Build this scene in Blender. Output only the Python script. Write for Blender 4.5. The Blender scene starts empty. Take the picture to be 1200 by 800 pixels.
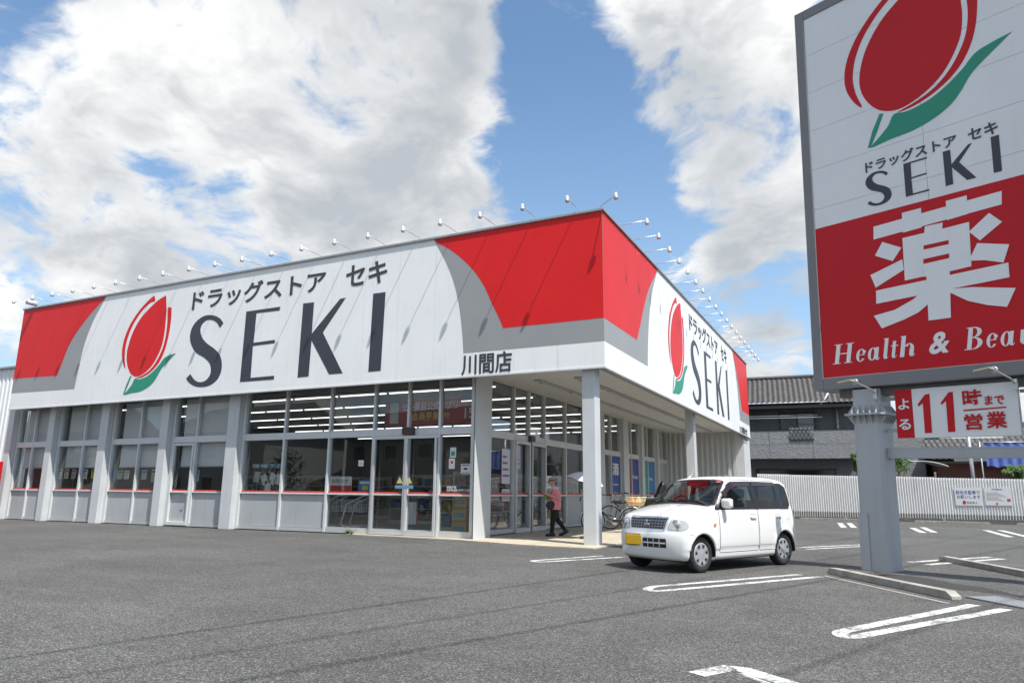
import bpy, bmesh, math, random
import numpy as np
from mathutils import Vector, Matrix
from mathutils.geometry import delaunay_2d_cdt

random.seed(7); rng = np.random.default_rng(7)
C = bpy.context.scene.collection
sc = bpy.context.scene
R = math.radians

# ------------------------------------------------------------------ camera
CAM_H, F_PX, PITCH, ROLL, YAW = 1.217, 825.95, 0.2101, 0.0098, 0.4606
_R0 = Vector((math.cos(YAW), math.sin(YAW), 0)); _F0 = Vector((-math.sin(YAW), math.cos(YAW), 0)); _U0 = Vector((0, 0, 1))
FWD = _F0*math.cos(PITCH) + _U0*math.sin(PITCH)
_U1 = -_F0*math.sin(PITCH) + _U0*math.cos(PITCH)
RGT = _R0*math.cos(ROLL) + _U1*math.sin(ROLL)
UPV = -_R0*math.sin(ROLL) + _U1*math.cos(ROLL)
EYE = Vector((0, 0, CAM_H))
cam = bpy.data.cameras.new('camera'); camo = bpy.data.objects.new('camera', cam); C.objects.link(camo)
camo.matrix_world = Matrix(((RGT.x, UPV.x, -FWD.x, 0), (RGT.y, UPV.y, -FWD.y, 0), (RGT.z, UPV.z, -FWD.z, CAM_H), (0, 0, 0, 1)))
cam.sensor_fit = 'HORIZONTAL'; cam.sensor_width = 36; cam.lens = 36*F_PX/1200; cam.clip_start = 0.05; cam.clip_end = 3000
sc.camera = camo
# survey helpers: a point measured on the photograph -> the place on a real plane (ground, wall) where it stands
def ray(px, py): return (FWD + RGT*((px-600)/F_PX) - UPV*((py-400)/F_PX)).normalized()
def on_z(px, py, z=0.0):
    d = ray(px, py); return EYE + d*((z-EYE.z)/d.z)
def on_y(px, py, y):
    d = ray(px, py); return EYE + d*((y-EYE.y)/d.y)
def on_x(px, py, x):
    d = ray(px, py); return EYE + d*((x-EYE.x)/d.x)

# ------------------------------------------------------------------ light
SUN = Vector((1.5, -0.73, 2.85)).normalized()
SUN_EL = math.asin(SUN.z); SUN_ROT = math.atan2(SUN.x, SUN.y)
sl = bpy.data.lights.new('sun', 'SUN'); sl.energy = 4.6; sl.angle = R(0.53); sl.color = (1.0, 0.965, 0.91)
so = bpy.data.objects.new('sun', sl); C.objects.link(so)
so.rotation_euler = SUN.to_track_quat('Z', 'Y').to_euler(); so.location = (20, -10, 30)
sc.view_settings.view_transform = 'Standard'; sc.view_settings.look = 'None'
sc.view_settings.exposure = 0.42; sc.view_settings.gamma = 1.0; sc.view_settings.use_curve_mapping = False
sc.render.engine = 'CYCLES'
try:
    sc.cycles.use_denoising = True; sc.cycles.denoiser = 'OPENIMAGEDENOISE'
    sc.cycles.max_bounces = 8; sc.cycles.transparent_max_bounces = 24; sc.cycles.glossy_bounces = 4
    sc.cycles.sample_clamp_indirect = 6; sc.cycles.caustics_reflective = False; sc.cycles.caustics_refractive = False
except Exception: pass

# ------------------------------------------------------------------ node helpers
class NT:
    def __init__(s, tree): s.t = tree; s.n = tree.nodes; s.l = tree.links
    def add(s, typ, **kw):
        n = s.n.new(typ)
        for k, v in kw.items(): setattr(n, k, v)
        return n
    def put(s, sock, v):
        if hasattr(v, 'is_linked') or isinstance(v, bpy.types.NodeSocket): s.l.new(v, sock)
        else: sock.default_value = v
    def math(s, op, a, b=None, c=None, clamp=False):
        n = s.add('ShaderNodeMath', operation=op); n.use_clamp = clamp
        s.put(n.inputs[0], a)
        if b is not None: s.put(n.inputs[1], b)
        if c is not None: s.put(n.inputs[2], c)
        return n.outputs[0]
    def vmath(s, op, a, b=None, scale=None):
        n = s.add('ShaderNodeVectorMath', operation=op); s.put(n.inputs[0], a)
        if b is not None: s.put(n.inputs[1], b)
        if scale is not None: s.put(n.inputs['Scale'], scale)
        return n.outputs['Value'] if op in ('DOT_PRODUCT', 'LENGTH', 'DISTANCE') else n.outputs[0]
    def noise(s, vec, scale, detail=4, rough=.5, dist=0, dim='3D', w=0):
        n = s.add('ShaderNodeTexNoise', noise_dimensions=dim)
        if vec is not None: s.put(n.inputs['Vector'], vec)
        n.inputs['Scale'].default_value = scale; n.inputs['Detail'].default_value = detail
        n.inputs['Roughness'].default_value = rough; n.inputs['Distortion'].default_value = dist
        if dim == '4D': n.inputs['W'].default_value = w
        return n.outputs['Fac']
    def mapr(s, v, a, b, c=0., d=1., smooth=False):
        n = s.add('ShaderNodeMapRange'); n.interpolation_type = 'SMOOTHSTEP' if smooth else 'LINEAR'
        s.put(n.inputs[0], v)
        for i, q in enumerate((a, b, c, d)): s.put(n.inputs[1+i], q)
        return n.outputs[0]
    def mix(s, f, a, b, mode='MIX'):
        n = s.add('ShaderNodeMix', data_type='RGBA', blend_type=mode)
        s.put(n.inputs[0], f); s.put(n.inputs[6], a if not isinstance(a, tuple) or len(a) == 4 else a+(1,)); s.put(n.inputs[7], b if not isinstance(b, tuple) or len(b) == 4 else b+(1,))
        return n.outputs[2]
    def ramp(s, f, pts):
        n = s.add('ShaderNodeValToRGB'); s.put(n.inputs[0], f); cr = n.color_ramp
        while len(cr.elements) < len(pts): cr.elements.new(.5)
        for e, (p, c) in zip(cr.elements, pts): e.position = p; e.color = c if len(c) == 4 else tuple(c)+(1,)
        return n.outputs[0]

# ------------------------------------------------------------------ world: clear sky with drifting cumulus
world = bpy.data.worlds.new('World'); sc.world = world; world.use_nodes = True
w = NT(world.node_tree)
for n in list(w.n): w.n.remove(n)
sky = w.add('ShaderNodeTexSky', sky_type='NISHITA'); sky.sun_disc = False; sky.sun_elevation = SUN_EL; sky.sun_rotation = SUN_ROT
sky.air_density = 1.0; sky.dust_density = 1.2; sky.ozone_density = 2.0; sky.altitude = 50
tc = w.add('ShaderNodeTexCoord'); dirv = w.vmath('NORMALIZE', tc.outputs['Generated'])
sep = w.add('ShaderNodeSeparateXYZ'); w.l.new(dirv, sep.inputs[0])
zz = w.math('ADD', w.math('MAXIMUM', sep.outputs[2], 0.0), 0.34)
flat = w.vmath('SCALE', dirv, scale=w.math('DIVIDE', 1.0, zz))
off = w.vmath('ADD', flat, (3.1, 1.7, 0.4))
warp = w.add('ShaderNodeTexNoise'); w.l.new(off, warp.inputs['Vector']); warp.inputs['Scale'].default_value = 2.2; warp.inputs['Detail'].default_value = 4
wp = w.vmath('ADD', off, w.vmath('SCALE', w.vmath('SUBTRACT', warp.outputs['Color'], (.5, .5, .5)), scale=.30))
def cloud_density(vec, lo=False):
    big = w.noise(vec, 1.15, 2, .5, .1)
    mid = w.noise(vec, 3.0, 3 if lo else 6, .60, .1)
    fine = .5 if lo else w.noise(vec, 8.5, 5, .65, .2)
    bil = .10 if lo else w.math('ABSOLUTE', w.math('SUBTRACT', w.noise(vec, 5.2, 4, .55), .5))
    d = w.math('ADD', w.math('MULTIPLY', big, .34), w.math('ADD', w.math('MULTIPLY', mid, .44), w.math('MULTIPLY', fine, .22)))
    return w.math('SUBTRACT', d, w.math('MULTIPLY', w.math('SUBTRACT', bil, .07), .35))
# wind has opened some gaps and piled up some banks: (direction, angular size, amount)
def dirpx(px, py): return tuple(ray(px, py))
BANKS = [((655, 140), 8, -.17), ((658, 30), 7, -.16), ((690, 260), 9, -.16), ((610, 320), 6, -.10), ((760, 300), 6, -.11), ((790, 350), 5, -.09), ((860, 362), 3.5, -.08), ((715, 190), 6, -.10),
         ((5, 40), 6, -.10), ((15, 185), 5, -.07), ((240, 240), 6, -.10), ((150, 185), 4, -.02), ((120, 150), 6, .04), ((290, 235), 4, -.05), ((0, 395), 5, -.16),
         ((380, 110), 15, .13), ((470, 60), 8, .07), ((530, 170), 6, .09), ((545, 40), 5, .08), ((810, 80), 10, .09), ((870, 240), 7, .08), ((60, 300), 10, .10), ((440, 275), 8, .12), ((890, 405), 4.5, .14), ((850, 325), 3.2, .12),
         ((100, 90), 8, .09), ((220, 310), 7, .08), ((560, 250), 4, .06)]
def banks(vec, a0):
    acc = a0
    for p, ang, amt in BANKS:
        dt = w.vmath('DOT_PRODUCT', vec, dirpx(*p))
        acc = w.math('ADD', acc, w.mapr(dt, math.cos(R(ang)), 1.0, 0, amt, True))
    return acc
amp = w.math('MULTIPLY_ADD', w.math('SUBTRACT', cloud_density(wp), .5), 1.7, .5)
acc = w.math('ADD', banks(dirv, amp), w.mapr(sep.outputs[2], .05, .42, .055, 0., True))
cov = w.mapr(acc, .440, .600, 0, 1, True)
# lit crowns / greyer bellies: compare with the density a little way towards the sun
tow = w.vmath('ADD', wp, (0.16, -0.08, 0.05))
d2 = cloud_density(tow, True)
den0 = cloud_density(wp, True)
lit = w.math('SUBTRACT', den0, d2)                      # >0 on the sunward side of each puff
soft = w.noise(off, 2.3, 5, .58, .25)
core = w.mapr(acc, .56, .84, 0.0, .30, True)             # thick cores let less light through
shade = w.math('SUBTRACT', w.math('ADD', w.math('ADD', w.math('MULTIPLY', lit, 1.3), w.math('MULTIPLY', soft, 1.25)), -.11), core)
ccol = w.ramp(shade, [(.22, (.40, .425, .455)), (.42, (.52, .535, .55)), (.58, (.665, .67, .672)), (.76, (.83, .83, .82))])
skyb = w.vmath('SCALE', sky.outputs[0], scale=0.125)
skyb = w.mix(1.0, skyb, (.74, .98, 1.10), 'MULTIPLY')
hz = w.mapr(sep.outputs[2], 0.0, 0.60, .62, 0.10, True)
skyb = w.mix(hz, skyb, (.47, .64, .82))
col = w.mix(w.math('MULTIPLY', cov, .97), skyb, ccol)
bg = w.add('ShaderNodeBackground'); w.l.new(col, bg.inputs[0]); bg.inputs[1].default_value = 1.0
world.cycles.sampling_method = 'MANUAL'; world.cycles.sample_map_resolution = 512
wo = w.add('ShaderNodeOutputWorld'); w.l.new(bg.outputs[0], wo.inputs[0])

# ------------------------------------------------------------------ materials
MATS = {}
def mat(name, col, rough=.6, metal=0., var=0., vscale=3., bump=0., bscale=40., spec=.5, coat=0., emit=None, dirt=0., alpha=None, col2=None):
    if name in MATS: return MATS[name]
    m = bpy.data.materials.new(name); m.use_nodes = True; MATS[name] = m
    t = NT(m.node_tree); b = t.n['Principled BSDF']
    c = col if len(col) == 4 else tuple(col)+(1,)
    b.inputs['Base Color'].default_value = c; b.inputs['Roughness'].default_value = rough; b.inputs['Metallic'].default_value = metal
    b.inputs['Specular IOR Level'].default_value = spec; b.inputs['Coat Weight'].default_value = coat
    tcn = t.add('ShaderNodeTexCoord')
    if var or col2:
        f = t.noise(tcn.outputs['Object'], vscale, 6, .6, .2)
        f = t.mapr(f, .3, .7)
        hi = tuple(min(1, v*(1+var)) for v in c[:3]); lo = tuple(v*(1-var) for v in c[:3]) if not col2 else tuple(col2)
        t.l.new(t.mix(f, lo, hi), b.inputs['Base Color'])
    if dirt:
        base = b.inputs['Base Color'].links[0].from_socket if b.inputs['Base Color'].is_linked else c
        f2 = t.noise(t.vmath('MULTIPLY', tcn.outputs['Object'], (6, 6, .45)), 1.0, 6, .65)
        f2 = t.math('MULTIPLY', t.mapr(f2, .52, .78), dirt)
        t.l.new(t.mix(f2, base, (.16, .15, .13)), b.inputs['Base Color'])
    if bump:
        bn = t.add('ShaderNodeBump'); bn.inputs['Strength'].default_value = bump; bn.inputs['Distance'].default_value = .02
        t.l.new(t.noise(tcn.outputs['Object'], bscale, 5, .6), bn.inputs['Height']); t.l.new(bn.outputs[0], b.inputs['Normal'])
    if emit: b.inputs['Emission Color'].default_value = tuple(emit[:3])+(1,); b.inputs['Emission Strength'].default_value = emit[3]
    return m
def glass(name, tint=(.72, .76, .76), ior=1.6, rough=0.0):
    if name in MATS: return MATS[name]
    m = bpy.data.materials.new(name); m.use_nodes = True; MATS[name] = m
    t = NT(m.node_tree); t.n.remove(t.n['Principled BSDF']); o = t.n['Material Output']
    tr = t.add('ShaderNodeBsdfTransparent'); tr.inputs[0].default_value = tuple(tint)+(1,)
    gl = t.add('ShaderNodeBsdfGlossy'); gl.inputs['Roughness'].default_value = rough; gl.inputs[0].default_value = (.95, .97, .97, 1)
    lw = t.add('ShaderNodeLayerWeight'); lw.inputs[0].default_value = .5
    frs = t.math('MULTIPLY_ADD', t.math('POWER', lw.outputs['Facing'], 4.2), .9, (ior-1)**2/(ior+1)**2, clamp=True)
    tcn = t.add('ShaderNodeTexCoord'); bn = t.add('ShaderNodeBump'); bn.inputs['Strength'].default_value = .05; bn.inputs['Distance'].default_value = .02
    t.l.new(t.noise(tcn.outputs['Object'], .9, 2, .5), bn.inputs['Height']); t.l.new(bn.outputs[0], gl.inputs['Normal'])
    mx = t.add('ShaderNodeMixShader'); t.l.new(frs, mx.inputs[0]); t.l.new(tr.outputs[0], mx.inputs[1]); t.l.new(gl.outputs[0], mx.inputs[2])
    t.l.new(mx.outputs[0], o.inputs[0]); return m

M_white = mat('white_panel', (.82, .825, .82), .45, var=.04, vscale=.6, dirt=.09, bump=.10, bscale=1.1)
M_paint = mat('white_frame_paint', (.63, .64, .64), .42, var=.04, vscale=2, dirt=.14)
M_pillar = mat('pillar_paint', (.57, .585, .59), .48, var=.05, vscale=1.5, dirt=.16)
M_red = mat('fascia_red', (.68, .018, .020), .42, var=.05, vscale=.8, spec=.2)
M_grey = mat('fascia_grey', (.30, .305, .31), .42, var=.04, vscale=.8)
M_navy = mat('letter_navy', (.040, .043, .060), .45, var=.08, vscale=2)
M_green = mat('leaf_green', (.015, .27, .17), .4)
M_dado = mat('dado_panel', (.42, .43, .445), .45, var=.05, vscale=1.2, dirt=.2)
M_alu = mat('aluminium_frame', (.60, .61, .615), .38, metal=.35, var=.04)
M_coping = mat('roof_coping', (.33, .335, .34), .45, metal=.3)
M_soffit = mat('soffit_board', (.70, .70, .685), .6, var=.03, vscale=1, dirt=.04)
M_dark = mat('dark_void', (.018, .018, .02), .6)
M_black = mat('black_plastic', (.012, .012, .014), .45)
M_stripe = mat('red_stripe', (.55, .05, .04), .4)
M_galv = mat('galvanised_steel', (.55, .56, .57), .38, metal=.6, var=.08, vscale=6)
M_lampw = mat('lamp_white', (.55, .55, .53), .45)
M_glass = glass('window_glass', (.88, .90, .90), 1.55)
M_light = mat('strip_light_tube', (.9, .9, .9), .5, emit=(1, 1, .98, 1.9))
M_concrete = mat('concrete', (.36, .345, .31), .88, var=.22, vscale=4, bump=.5, bscale=70, dirt=.5)
M_asphalt = None

# ------------------------------------------------------------------ mesh helpers
ORG = {}
def link(o, parent=None):
    C.objects.link(o)
    if parent is not None: o.parent = parent
    return o
def tag(o, label=None, cat=None, group=None, kind=None):
    if label: o['label'] = label
    if cat: o['category'] = cat
    if group: o['group'] = group
    if kind: o['kind'] = kind
    return o
def thing(name, label, cat, loc=(0, 0, 0), rz=0., group=None, kind=None):
    o = bpy.data.objects.new(name, None); o.empty_display_size = .2; link(o); o.location = loc; o.rotation_euler = (0, 0, rz)
    ORG[o.name] = Vector(loc)
    return tag(o, label, cat, group, kind)
def newmesh(name, verts, faces, m, parent=None, smooth=False, local=True, fm=None, autosmooth=None):
    """verts local to the parent (or world when local=False: the parent's base point is subtracted)"""
    me = bpy.data.meshes.new(name)
    v = np.array([tuple(p) for p in verts], dtype=float).reshape(-1, 3) if len(verts) else np.zeros((0, 3))
    org = None
    if not local:
        if parent is not None: org = ORG.get(parent.name, Vector((0, 0, 0)))
        else:
            org = Vector(((v[:, 0].min()+v[:, 0].max())/2, (v[:, 1].min()+v[:, 1].max())/2, v[:, 2].min()))
        v = v - np.array(org)
    me.from_pydata(v.tolist(), [], [tuple(int(i) for i in f) for f in faces])
    for q in (m if isinstance(m, (list, tuple)) else [m]): me.materials.append(q)
    if fm is not None: me.polygons.foreach_set('material_index', np.array(fm, dtype=np.int32))
    if smooth: me.polygons.foreach_set('use_smooth', np.ones(len(me.polygons), dtype=bool))
    me.update()
    o = bpy.data.objects.new(name, me); link(o, parent)
    if not local and parent is None: o.location = org
    if not local: ORG[o.name] = org if parent is None else ORG.get(parent.name, Vector((0, 0, 0)))
    return o
class MB:
    def __init__(s, xf=None): s.v = []; s.f = []; s.m = []; s.xf = xf; s.mi = 0
    def P(s, p):
        p = Vector(p); s.v.append(s.xf @ p if s.xf is not None else p); return len(s.v)-1
    def F(s, ids): s.f.append(tuple(ids)); s.m.append(s.mi)
    def box(s, a, b):
        x0, y0, z0 = a; x1, y1, z1 = b
        i = [s.P(p) for p in ((x0, y0, z0), (x1, y0, z0), (x1, y1, z0), (x0, y1, z0), (x0, y0, z1), (x1, y0, z1), (x1, y1, z1), (x0, y1, z1))]
        for q in ((0, 3, 2, 1), (4, 5, 6, 7), (0, 1, 5, 4), (1, 2, 6, 5), (2, 3, 7, 6), (3, 0, 4, 7)): s.F([i[k] for k in q])
        return s
    def quad(s, *ps): s.F([s.P(p) for p in ps]); return s
    def prism(s, poly, vec):
        """poly: list of 3d points, extruded by vec"""
        vec = Vector(vec); n = len(poly)
        a = [s.P(p) for p in poly]; b = [s.P(Vector(p)+vec) for p in poly]
        s.F(a[::-1]); s.F(b)
        for k in range(n): s.F((a[k], a[(k+1) % n], b[(k+1) % n], b[k]))
        return s
    def tube(s, path, r, n=8, cap=True):
        path = [Vector(p) for p in path]; rs = r if isinstance(r, (list, tuple)) else [r]*len(path)
        rings = []; prev = None
        for k, p in enumerate(path):
            d = (path[min(k+1, len(path)-1)]-path[max(k-1, 0)]).normalized()
            if prev is None: a = d.orthogonal().normalized()
            else: a = (prev - d*prev.dot(d)).normalized()
            prev = a; b = d.cross(a)
            rings.append([s.P(p + (a*math.cos(t)+b*math.sin(t))*rs[k]) for t in [2*math.pi*j/n for j in range(n)]])
        for A, B in zip(rings, rings[1:]):
            for j in range(n): s.F((A[j], A[(j+1) % n], B[(j+1) % n], B[j]))
        if cap: s.F(rings[0][::-1]); s.F(rings[-1])
        return s
    def lathe(s, prof, n=16, axis='z', c=(0, 0, 0)):
        c = Vector(c); rings = []
        for (rr, h) in prof:
            ring = []
            for j in range(n):
                t = 2*math.pi*j/n; q = (rr*math.cos(t), rr*math.sin(t), h)
                if axis == 'y': q = (q[0], h, q[1])
                if axis == 'x': q = (h, q[0], q[1])
                ring.append(s.P(c+Vector(q)))
            rings.append(ring)
        for A, B in zip(rings, rings[1:]):
            for j in range(n): s.F((A[j], A[(j+1) % n], B[(j+1) % n], B[j]))
        s.F(rings[0][::-1]); s.F(rings[-1])
        return s
    def build(s, name, m, parent=None, smooth=False, local=True, bevel=0., seg=2):
        o = newmesh(name, s.v, s.f, m, parent, smooth, local, s.m if isinstance(m, (list, tuple)) else None)
        if bevel:
            bm = o.modifiers.new('bevel', 'BEVEL'); bm.width = bevel; bm.segments = seg; bm.limit_method = 'ANGLE'; bm.angle_limit = R(40)
        return o
def box(name, a, b, m, parent=None, bevel=0., local=False):
    lo = tuple(min(p, q) for p, q in zip(a, b)); hi = tuple(max(p, q) for p, q in zip(a, b))
    return MB().box(lo, hi).build(name, m, parent, local=local, bevel=bevel)
def copy_tree(o, parent=None):
    c = o.copy(); C.objects.link(c); c.parent = parent
    for ch in list(o.children): copy_tree(ch, c)
    return c
def spline(pts, n=6, closed=False):
    out = []; N = len(pts); P = [Vector(p) for p in pts]
    rngk = range(N if closed else N-1)
    for i in rngk:
        p0 = P[(i-1) % N] if closed or i > 0 else P[0]*2-P[1]
        p1 = P[i]; p2 = P[(i+1) % N]
        p3 = P[(i+2) % N] if closed or i+2 < N else P[-1]*2-P[-2]
        for k in range(n):
            t = k/n
            out.append(.5*((2*p1)+(p2-p0)*t+(2*p0-5*p1+4*p2-p3)*t*t+(3*p1-p0-3*p2+p3)*t**3))
    if not closed: out.append(P[-1])
    return out
# flat print on a plane: O + U*u + V*v, facing N
class Plane:
    def __init__(s, O, U, V, N): s.O, s.U, s.V, s.N = Vector(O), Vector(U), Vector(V), Vector(N)
    def w(s, u, v, n=0.): return s.O+s.U*u+s.V*v+s.N*n
    def px(s, x, y):
        d = ray(x, y); t = (s.O-EYE).dot(s.N)/d.dot(s.N); p = EYE+d*t-s.O
        return (p.dot(s.U), p.dot(s.V))
def decal(name, plane, polys, m, parent, n=.004, local=False):
    """polys: list of outlines in (u,v); each becomes one flat face"""
    v = []; f = []
    for poly in polys:
        poly = [tuple(p) for p in poly]
        a = sum(poly[i][0]*poly[(i+1) % len(poly)][1]-poly[(i+1) % len(poly)][0]*poly[i][1] for i in range(len(poly)))
        if (a < 0) != (plane.U.cross(plane.V).dot(plane.N) < 0): poly = poly[::-1]
        f.append(list(range(len(v), len(v)+len(poly)))); v += [plane.w(p[0], p[1], n) for p in poly]
    return newmesh(name, v, f, m, parent, local=local)
_tcache = {}
def text_mesh(body, bold=0., space=1.):
    k = (body, bold, space)
    if k in _tcache: return _tcache[k]
    cu = bpy.data.curves.new('t', 'FONT'); cu.body = body; cu.size = 1; cu.offset = bold; cu.space_character = space
    cu.fill_mode = 'FRONT'; cu.resolution_u = 4
    ob = bpy.data.objects.new('t', cu); C.objects.link(ob)
    dg = bpy.context.evaluated_depsgraph_get(); dg.update()
    me = bpy.data.meshes.new_from_object(ob.evaluated_get(dg))
    v = np.array([tuple(p.co) for p in me.vertices]).reshape(-1, 3); f = [tuple(p.vertices) for p in me.polygons]
    bpy.data.objects.remove(ob); bpy.data.curves.remove(cu); bpy.data.meshes.remove(me)
    _tcache[k] = (v, f); return v, f
def text(name, body, plane, box4, m, parent, bold=0., n=.005, shear=0., space=1., local=False):
    """body stretched to the rectangle (u0,u1,v0,v1) on the plane; heavy weights are built up from thin layers"""
    small = min(bold, .012)
    v, f = text_mesh(body, small, space)
    if len(v) == 0: return None
    x = v[:, 0]+shear*v[:, 1]; y = v[:, 1]; r = bold-small
    V = []; Fc = []
    k = 1 if r <= .001 else 9
    for i in range(k):
        dx, dy = (0, 0) if i == 0 else (r*math.cos(i*math.pi/4), r*math.sin(i*math.pi/4))
        Fc += [tuple(q+len(V)*1 for q in g) for g in f]; V += [(p+dx, q+dy, n+i*.0009) for p, q in zip(x, y)]
    A = np.array(V); lo, hi = A[:, 0].min(), A[:, 0].max(); yl, yh = A[:, 1].min(), A[:, 1].max()
    u0, u1, v0, v1 = box4
    P = [plane.w(u0+(p-lo)/(hi-lo)*(u1-u0), v0+(q-yl)/(yh-yl)*(v1-v0), d) for p, q, d in A]
    return newmesh(name, P, Fc, m, parent, local=local)

# ------------------------------------------------------------------ implicit surfaces -> mesh
def surface_nets(fn, lo, hi, h, newton=2):
    lo = np.array(lo, float); n = np.ceil((np.array(hi)-lo)/h).astype(int)+1
    ax = [lo[i]+h*np.arange(n[i]) for i in range(3)]
    X, Y, Z = np.meshgrid(*ax, indexing='ij'); V = fn(X, Y, Z).astype(np.float32); S = V < 0
    cs = [(i, j, k) for i in (0, 1) for j in (0, 1) for k in (0, 1)]
    def cn(A, c): return A[c[0]:A.shape[0]-1+c[0], c[1]:A.shape[1]-1+c[1], c[2]:A.shape[2]-1+c[2]]
    tot = sum(cn(S, c).astype(np.int8) for c in cs); act = (tot > 0) & (tot < 8)
    idx = np.argwhere(act); ids = -np.ones(act.shape, np.int64); ids[act] = np.arange(len(idx))
    pos = np.zeros((len(idx), 3)); cnt = np.zeros(len(idx)); vals = {c: cn(V, c)[act] for c in cs}
    for a in cs:
        for d in range(3):
            if a[d] == 0:
                b = tuple(1 if q == d else a[q] for q in range(3)); va, vb = vals[a], vals[b]; mk = (va < 0) != (vb < 0)
                t = np.where(mk, va/np.where(va == vb, 1, va-vb), 0)
                p = np.array(a, float)[None, :].repeat(len(idx), 0); p[:, d] = t
                pos += np.where(mk[:, None], p, 0); cnt += mk
    pos = lo+(idx+pos/cnt[:, None])*h
    faces = []
    for d in range(3):
        sl0 = [slice(None)]*3; sl1 = [slice(None)]*3; sl0[d] = slice(0, -1); sl1[d] = slice(1, None)
        A, B = S[tuple(sl0)], S[tuple(sl1)]
        e = np.argwhere(A != B); o1, o2 = (d+1) % 3, (d+2) % 3
        ok = (e[:, o1] > 0) & (e[:, o2] > 0) & (e[:, o1] < n[o1]-1) & (e[:, o2] < n[o2]-1); e = e[ok]
        def cell(da, db):
            q = e.copy(); q[:, o1] += da; q[:, o2] += db; return ids[q[:, 0], q[:, 1], q[:, 2]]
        q = np.stack([cell(-1, -1), cell(0, -1), cell(0, 0), cell(-1, 0)], 1)
        flip = ~A[e[:, 0], e[:, 1], e[:, 2]]; q[flip] = q[flip][:, ::-1]; faces.append(q)
    F = np.concatenate(faces); F = F[(F >= 0).all(1)]
    for _ in range(newton):
        e = h*.3; f0 = fn(*pos.T)
        g = np.stack([fn(*(pos+np.eye(3)[i]*e).T)-fn(*(pos-np.eye(3)[i]*e).T) for i in range(3)], 1)/(2*e)
        st = (f0/np.maximum((g**2).sum(1), .2))[:, None]*g
        pos -= np.clip(st, -h*.5, h*.5)
    return pos, F
def smin(a, b, k): hh = np.clip(.5+.5*(b-a)/k, 0, 1); return b+(a-b)*hh-k*hh*(1-hh)
def smax(a, b, k): return -smin(-a, -b, k)
def capsule(X, Y, Z, a, b, ra, rb):
    a = np.array(a); b = np.array(b); d = b-a; L2 = (d**2).sum()+1e-9
    t = np.clip(((X-a[0])*d[0]+(Y-a[1])*d[1]+(Z-a[2])*d[2])/L2, 0, 1)
    return np.sqrt((X-a[0]-t*d[0])**2+(Y-a[1]-t*d[1])**2+(Z-a[2]-t*d[2])**2)-(ra+(rb-ra)*t)
def ellipsoid(X, Y, Z, c, r):
    q = np.sqrt(((X-c[0])/r[0])**2+((Y-c[1])/r[1])**2+((Z-c[2])/r[2])**2); return (q-1)*min(r)
# ================================================================== GROUND
def asphalt_mat():
    m = bpy.data.materials.new('asphalt'); m.use_nodes = True; t = NT(m.node_tree); b = t.n['Principled BSDF']
    tcn = t.add('ShaderNodeTexCoord'); P = tcn.outputs['Object']
    vo = t.add('ShaderNodeTexVoronoi', feature='F1'); t.l.new(P, vo.inputs['Vector']); vo.inputs['Scale'].default_value = 105
    sepc = t.add('ShaderNodeSeparateColor'); t.l.new(vo.outputs['Color'], sepc.inputs[0])
    vo2 = t.add('ShaderNodeTexVoronoi', feature='F1'); t.l.new(P, vo2.inputs['Vector']); vo2.inputs['Scale'].default_value = 33
    sepd = t.add('ShaderNodeSeparateColor'); t.l.new(vo2.outputs['Color'], sepd.inputs[0])
    stone = t.math('POWER', sepc.outputs[0], 2.9)
    g = t.math('ADD', .070, t.math('MULTIPLY', stone, .245))
    big = t.math('MULTIPLY', t.math('GREATER_THAN', sepd.outputs[1], .95), .20)
    g = t.math('ADD', g, t.math('MULTIPLY', big, t.math('LESS_THAN', vo2.outputs['Distance'], .28)))
    n1 = t.mapr(t.noise(P, .35, 5, .6, .4), .3, .7, .80, 1.18)
    n2 = t.mapr(t.noise(P, 2.4, 5, .65, .3), .3, .7, .92, 1.08)
    st = t.mapr(t.noise(t.vmath('ADD', P, (7, 3, 0)), .9, 4, .6, .8), .66, .76, 1.0, .74)
    # tyre-polished lanes and sweeping streaks
    wv = t.noise(t.vmath('MULTIPLY', P, (.25, 1.6, 1)), 1.0, 4, .6, .6)
    n3 = t.mapr(wv, .35, .65, .93, 1.06)
    g = t.math('MULTIPLY', t.math('MULTIPLY', g, n1), t.math('MULTIPLY', t.math('MULTIPLY', n2, st), n3))
    cc = t.add('ShaderNodeCombineColor'); t.l.new(g, cc.inputs[0]); t.l.new(t.math('MULTIPLY', g, .982), cc.inputs[1]); t.l.new(t.math('MULTIPLY', g, .93), cc.inputs[2])
    t.l.new(cc.outputs[0], b.inputs['Base Color']); b.inputs['Roughness'].default_value = .82; b.inputs['Specular IOR Level'].default_value = .35
    bn = t.add('ShaderNodeBump'); bn.inputs['Strength'].default_value = .55; bn.inputs['Distance'].default_value = .008
    t.l.new(t.math('MULTIPLY', vo.outputs['Distance'], -60.), bn.inputs['Height'])
    bn.inputs['Strength'].default_value = .5; t.l.new(bn.outputs[0], b.inputs['Normal'])
    return m
M_asphalt = asphalt_mat()
g = MB().quad((-900, -900, 0), (900, -900, 0), (900, 900, 0), (-900, 900, 0)).build('ground', M_asphalt); tag(g, kind='structure')
M_walk = mat('walkway_concrete', (.47, .41, .31), .85, var=.15, vscale=2.5, bump=.25, bscale=120, dirt=.2)

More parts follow.
